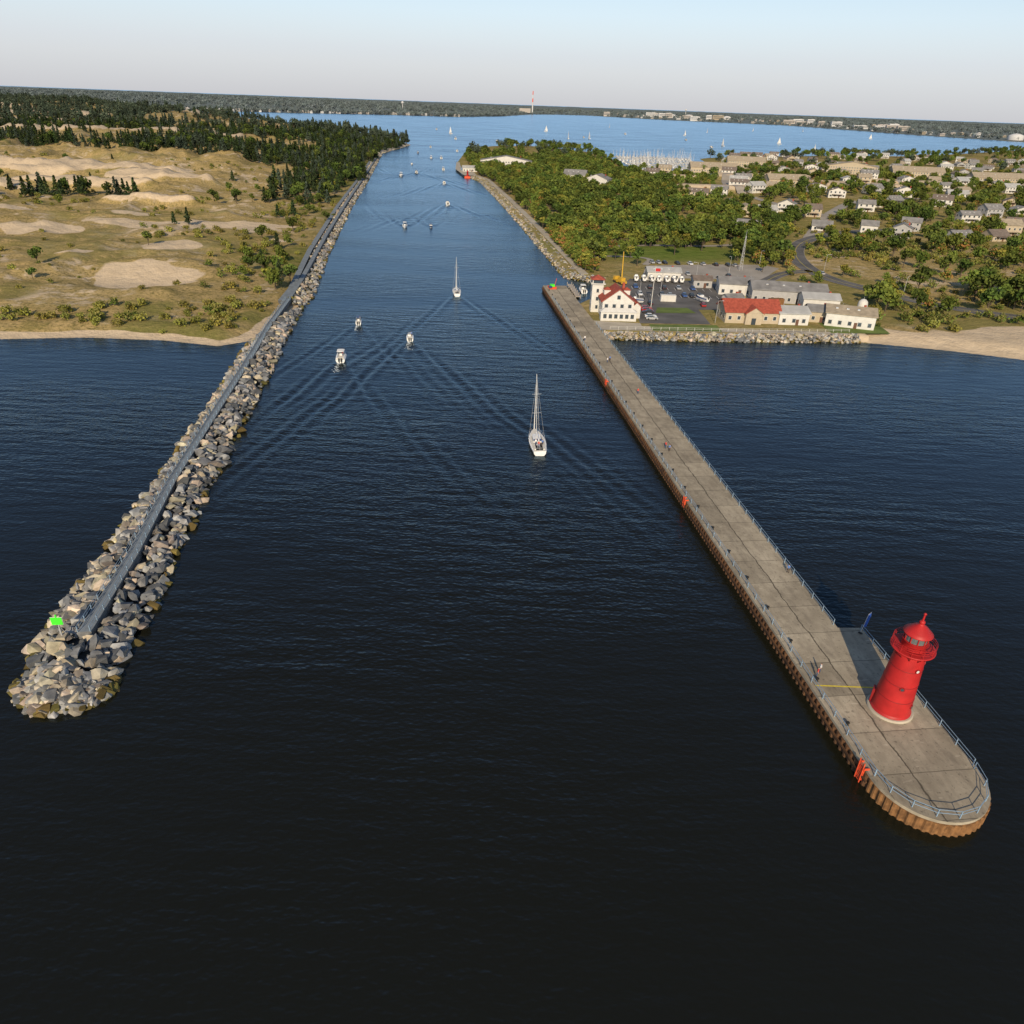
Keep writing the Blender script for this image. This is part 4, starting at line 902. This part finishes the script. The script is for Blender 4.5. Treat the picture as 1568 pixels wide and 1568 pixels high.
for i in range(190):
    s=random.random(); x,y,_=interp_path([(560,7500),(971,6430),(1794,5850),(1900,4080),(2060,3430),(2900,3740)],np.array([s*6300])); x=float(x[0])+random.uniform(0,300);y=float(y[0])+random.uniform(20,420)
    big=random.random()<.25 and y>4500; fb(x,y,random.uniform(40,90) if big else random.uniform(12,28),24,random.uniform(16,34) if big else random.uniform(7,12),random.choice(['far_wall','far_wall','far_wall_tan','far_wall_tan','tan_roof']))
for x,y in((1188,6800),(1300,6700),(1560,6500),(2100,3560)):
    mb.lathe((x,y,hz(x,y)),[(30,0),(30,18),(14,24),(1,26)],'far_wall',20)
mb.obj('distant_city_buildings')
mb=MB(); 
for i in range(6): mb.lathe((0,0,i*26),[(6-.5*i,0),(5.5-.5*i,26)],'far_wall' if i%2==0 or i<3 else 'ladder_orange',16)
mb.box((-60,20,16),(90,50,32),'far_wall_tan'); mb.obj('smokestack',(45,6800,10))
mb=MB(); mb.tube((0,0,0),(0,0,34),1.6,1.6,'far_wall',10); mb.lathe((0,0,32),[(2,0),(6,3),(7,7),(5,11),(1,13)],'far_wall',16); wt=mb.mesh('water_tower')
place(wt,'water_tower',(-700,4700,hz(-700,4700)),sc=1.1); place(wt,'water_tower',(1500,7900,hz(1500,7900)),sc=1.4)

# ------------------------------------------------------------------ light, sky, camera
EL=math.radians(27)
w=bpy.data.worlds.new('World'); S.world=w; w.use_nodes=True; n=w.node_tree.nodes;l=w.node_tree.links; bg=n['Background']
sk=n.new('ShaderNodeTexSky'); sk.sky_type='NISHITA'; sk.sun_disc=False; sk.sun_elevation=EL; sk.sun_rotation=math.radians(185); sk.air_density=1.0; sk.dust_density=0.6; sk.ozone_density=2.0; sk.altitude=70
tc=n.new('ShaderNodeTexCoord'); sx=n.new('ShaderNodeSeparateXYZ'); l.new(tc.outputs['Generated'],sx.inputs[0])
rp=n.new('ShaderNodeValToRGB'); l.new(sx.outputs[2],rp.inputs[0]); cr=rp.color_ramp
cr.elements[0].position=0.0; cr.elements[0].color=(.93,.93,.93,1); cr.elements[1].position=.30; cr.elements[1].color=(0,0,0,1)
for p_,v in((.05,.9),(.09,.62),(.14,.30)): e_=cr.elements.new(p_); e_.color=(v,v,v,1)
rh_=n.new('ShaderNodeValToRGB'); l.new(sx.outputs[2],rh_.inputs[0]); cr=rh_.color_ramp
cr.elements[0].position=0.0; cr.elements[0].color=(.59,.595,.635,1); cr.elements[1].position=.09; cr.elements[1].color=(.74,.82,.91,1); e_=cr.elements.new(.035); e_.color=(.68,.70,.74,1)
sc_=n.new('ShaderNodeVectorMath'); sc_.operation='SCALE'; sc_.inputs['Scale'].default_value=1/0.12; l.new(rh_.outputs[0],sc_.inputs[0])
mx=n.new('ShaderNodeMix'); mx.data_type='RGBA'; mx.clamp_result=False; l.new(rp.outputs[0],mx.inputs['Factor']); l.new(sk.outputs[0],mx.inputs['A']); l.new(sc_.outputs[0],mx.inputs['B'])
l.new(mx.outputs['Result'],bg.inputs[0]); bg.inputs[1].default_value=0.12
sl=bpy.data.lights.new('sun','SUN'); sl.energy=4.9; sl.angle=math.radians(.5); sl.color=(1,.82,.58); so=bpy.data.objects.new('sun',sl); COL.objects.link(so)
d=Vector((0.09*math.cos(EL),.996*math.cos(EL),-math.sin(EL))); so.rotation_euler=d.to_track_quat('-Z','Y').to_euler()
S.view_settings.view_transform='Standard'; S.view_settings.look='None'; S.view_settings.exposure=0
cam=bpy.data.cameras.new('camera'); co=bpy.data.objects.new('camera',cam); COL.objects.link(co); S.camera=co
cam.sensor_fit='HORIZONTAL'; cam.angle=2*math.atan(.7); cam.clip_start=1; cam.clip_end=300000
r_=math.radians(2.1184);p_=math.radians(29.1461)
F=Vector((0,math.cos(p_),-math.sin(p_)));U0=Vector((0,math.sin(p_),math.cos(p_)));X0=Vector((1,0,0))
Rt=X0*math.cos(r_)+U0*math.sin(r_);Up=U0*math.cos(r_)-X0*math.sin(r_)
m=Matrix((Rt,Up,-F)).transposed().to_4x4(); m.translation=(0,0,70); co.matrix_world=m
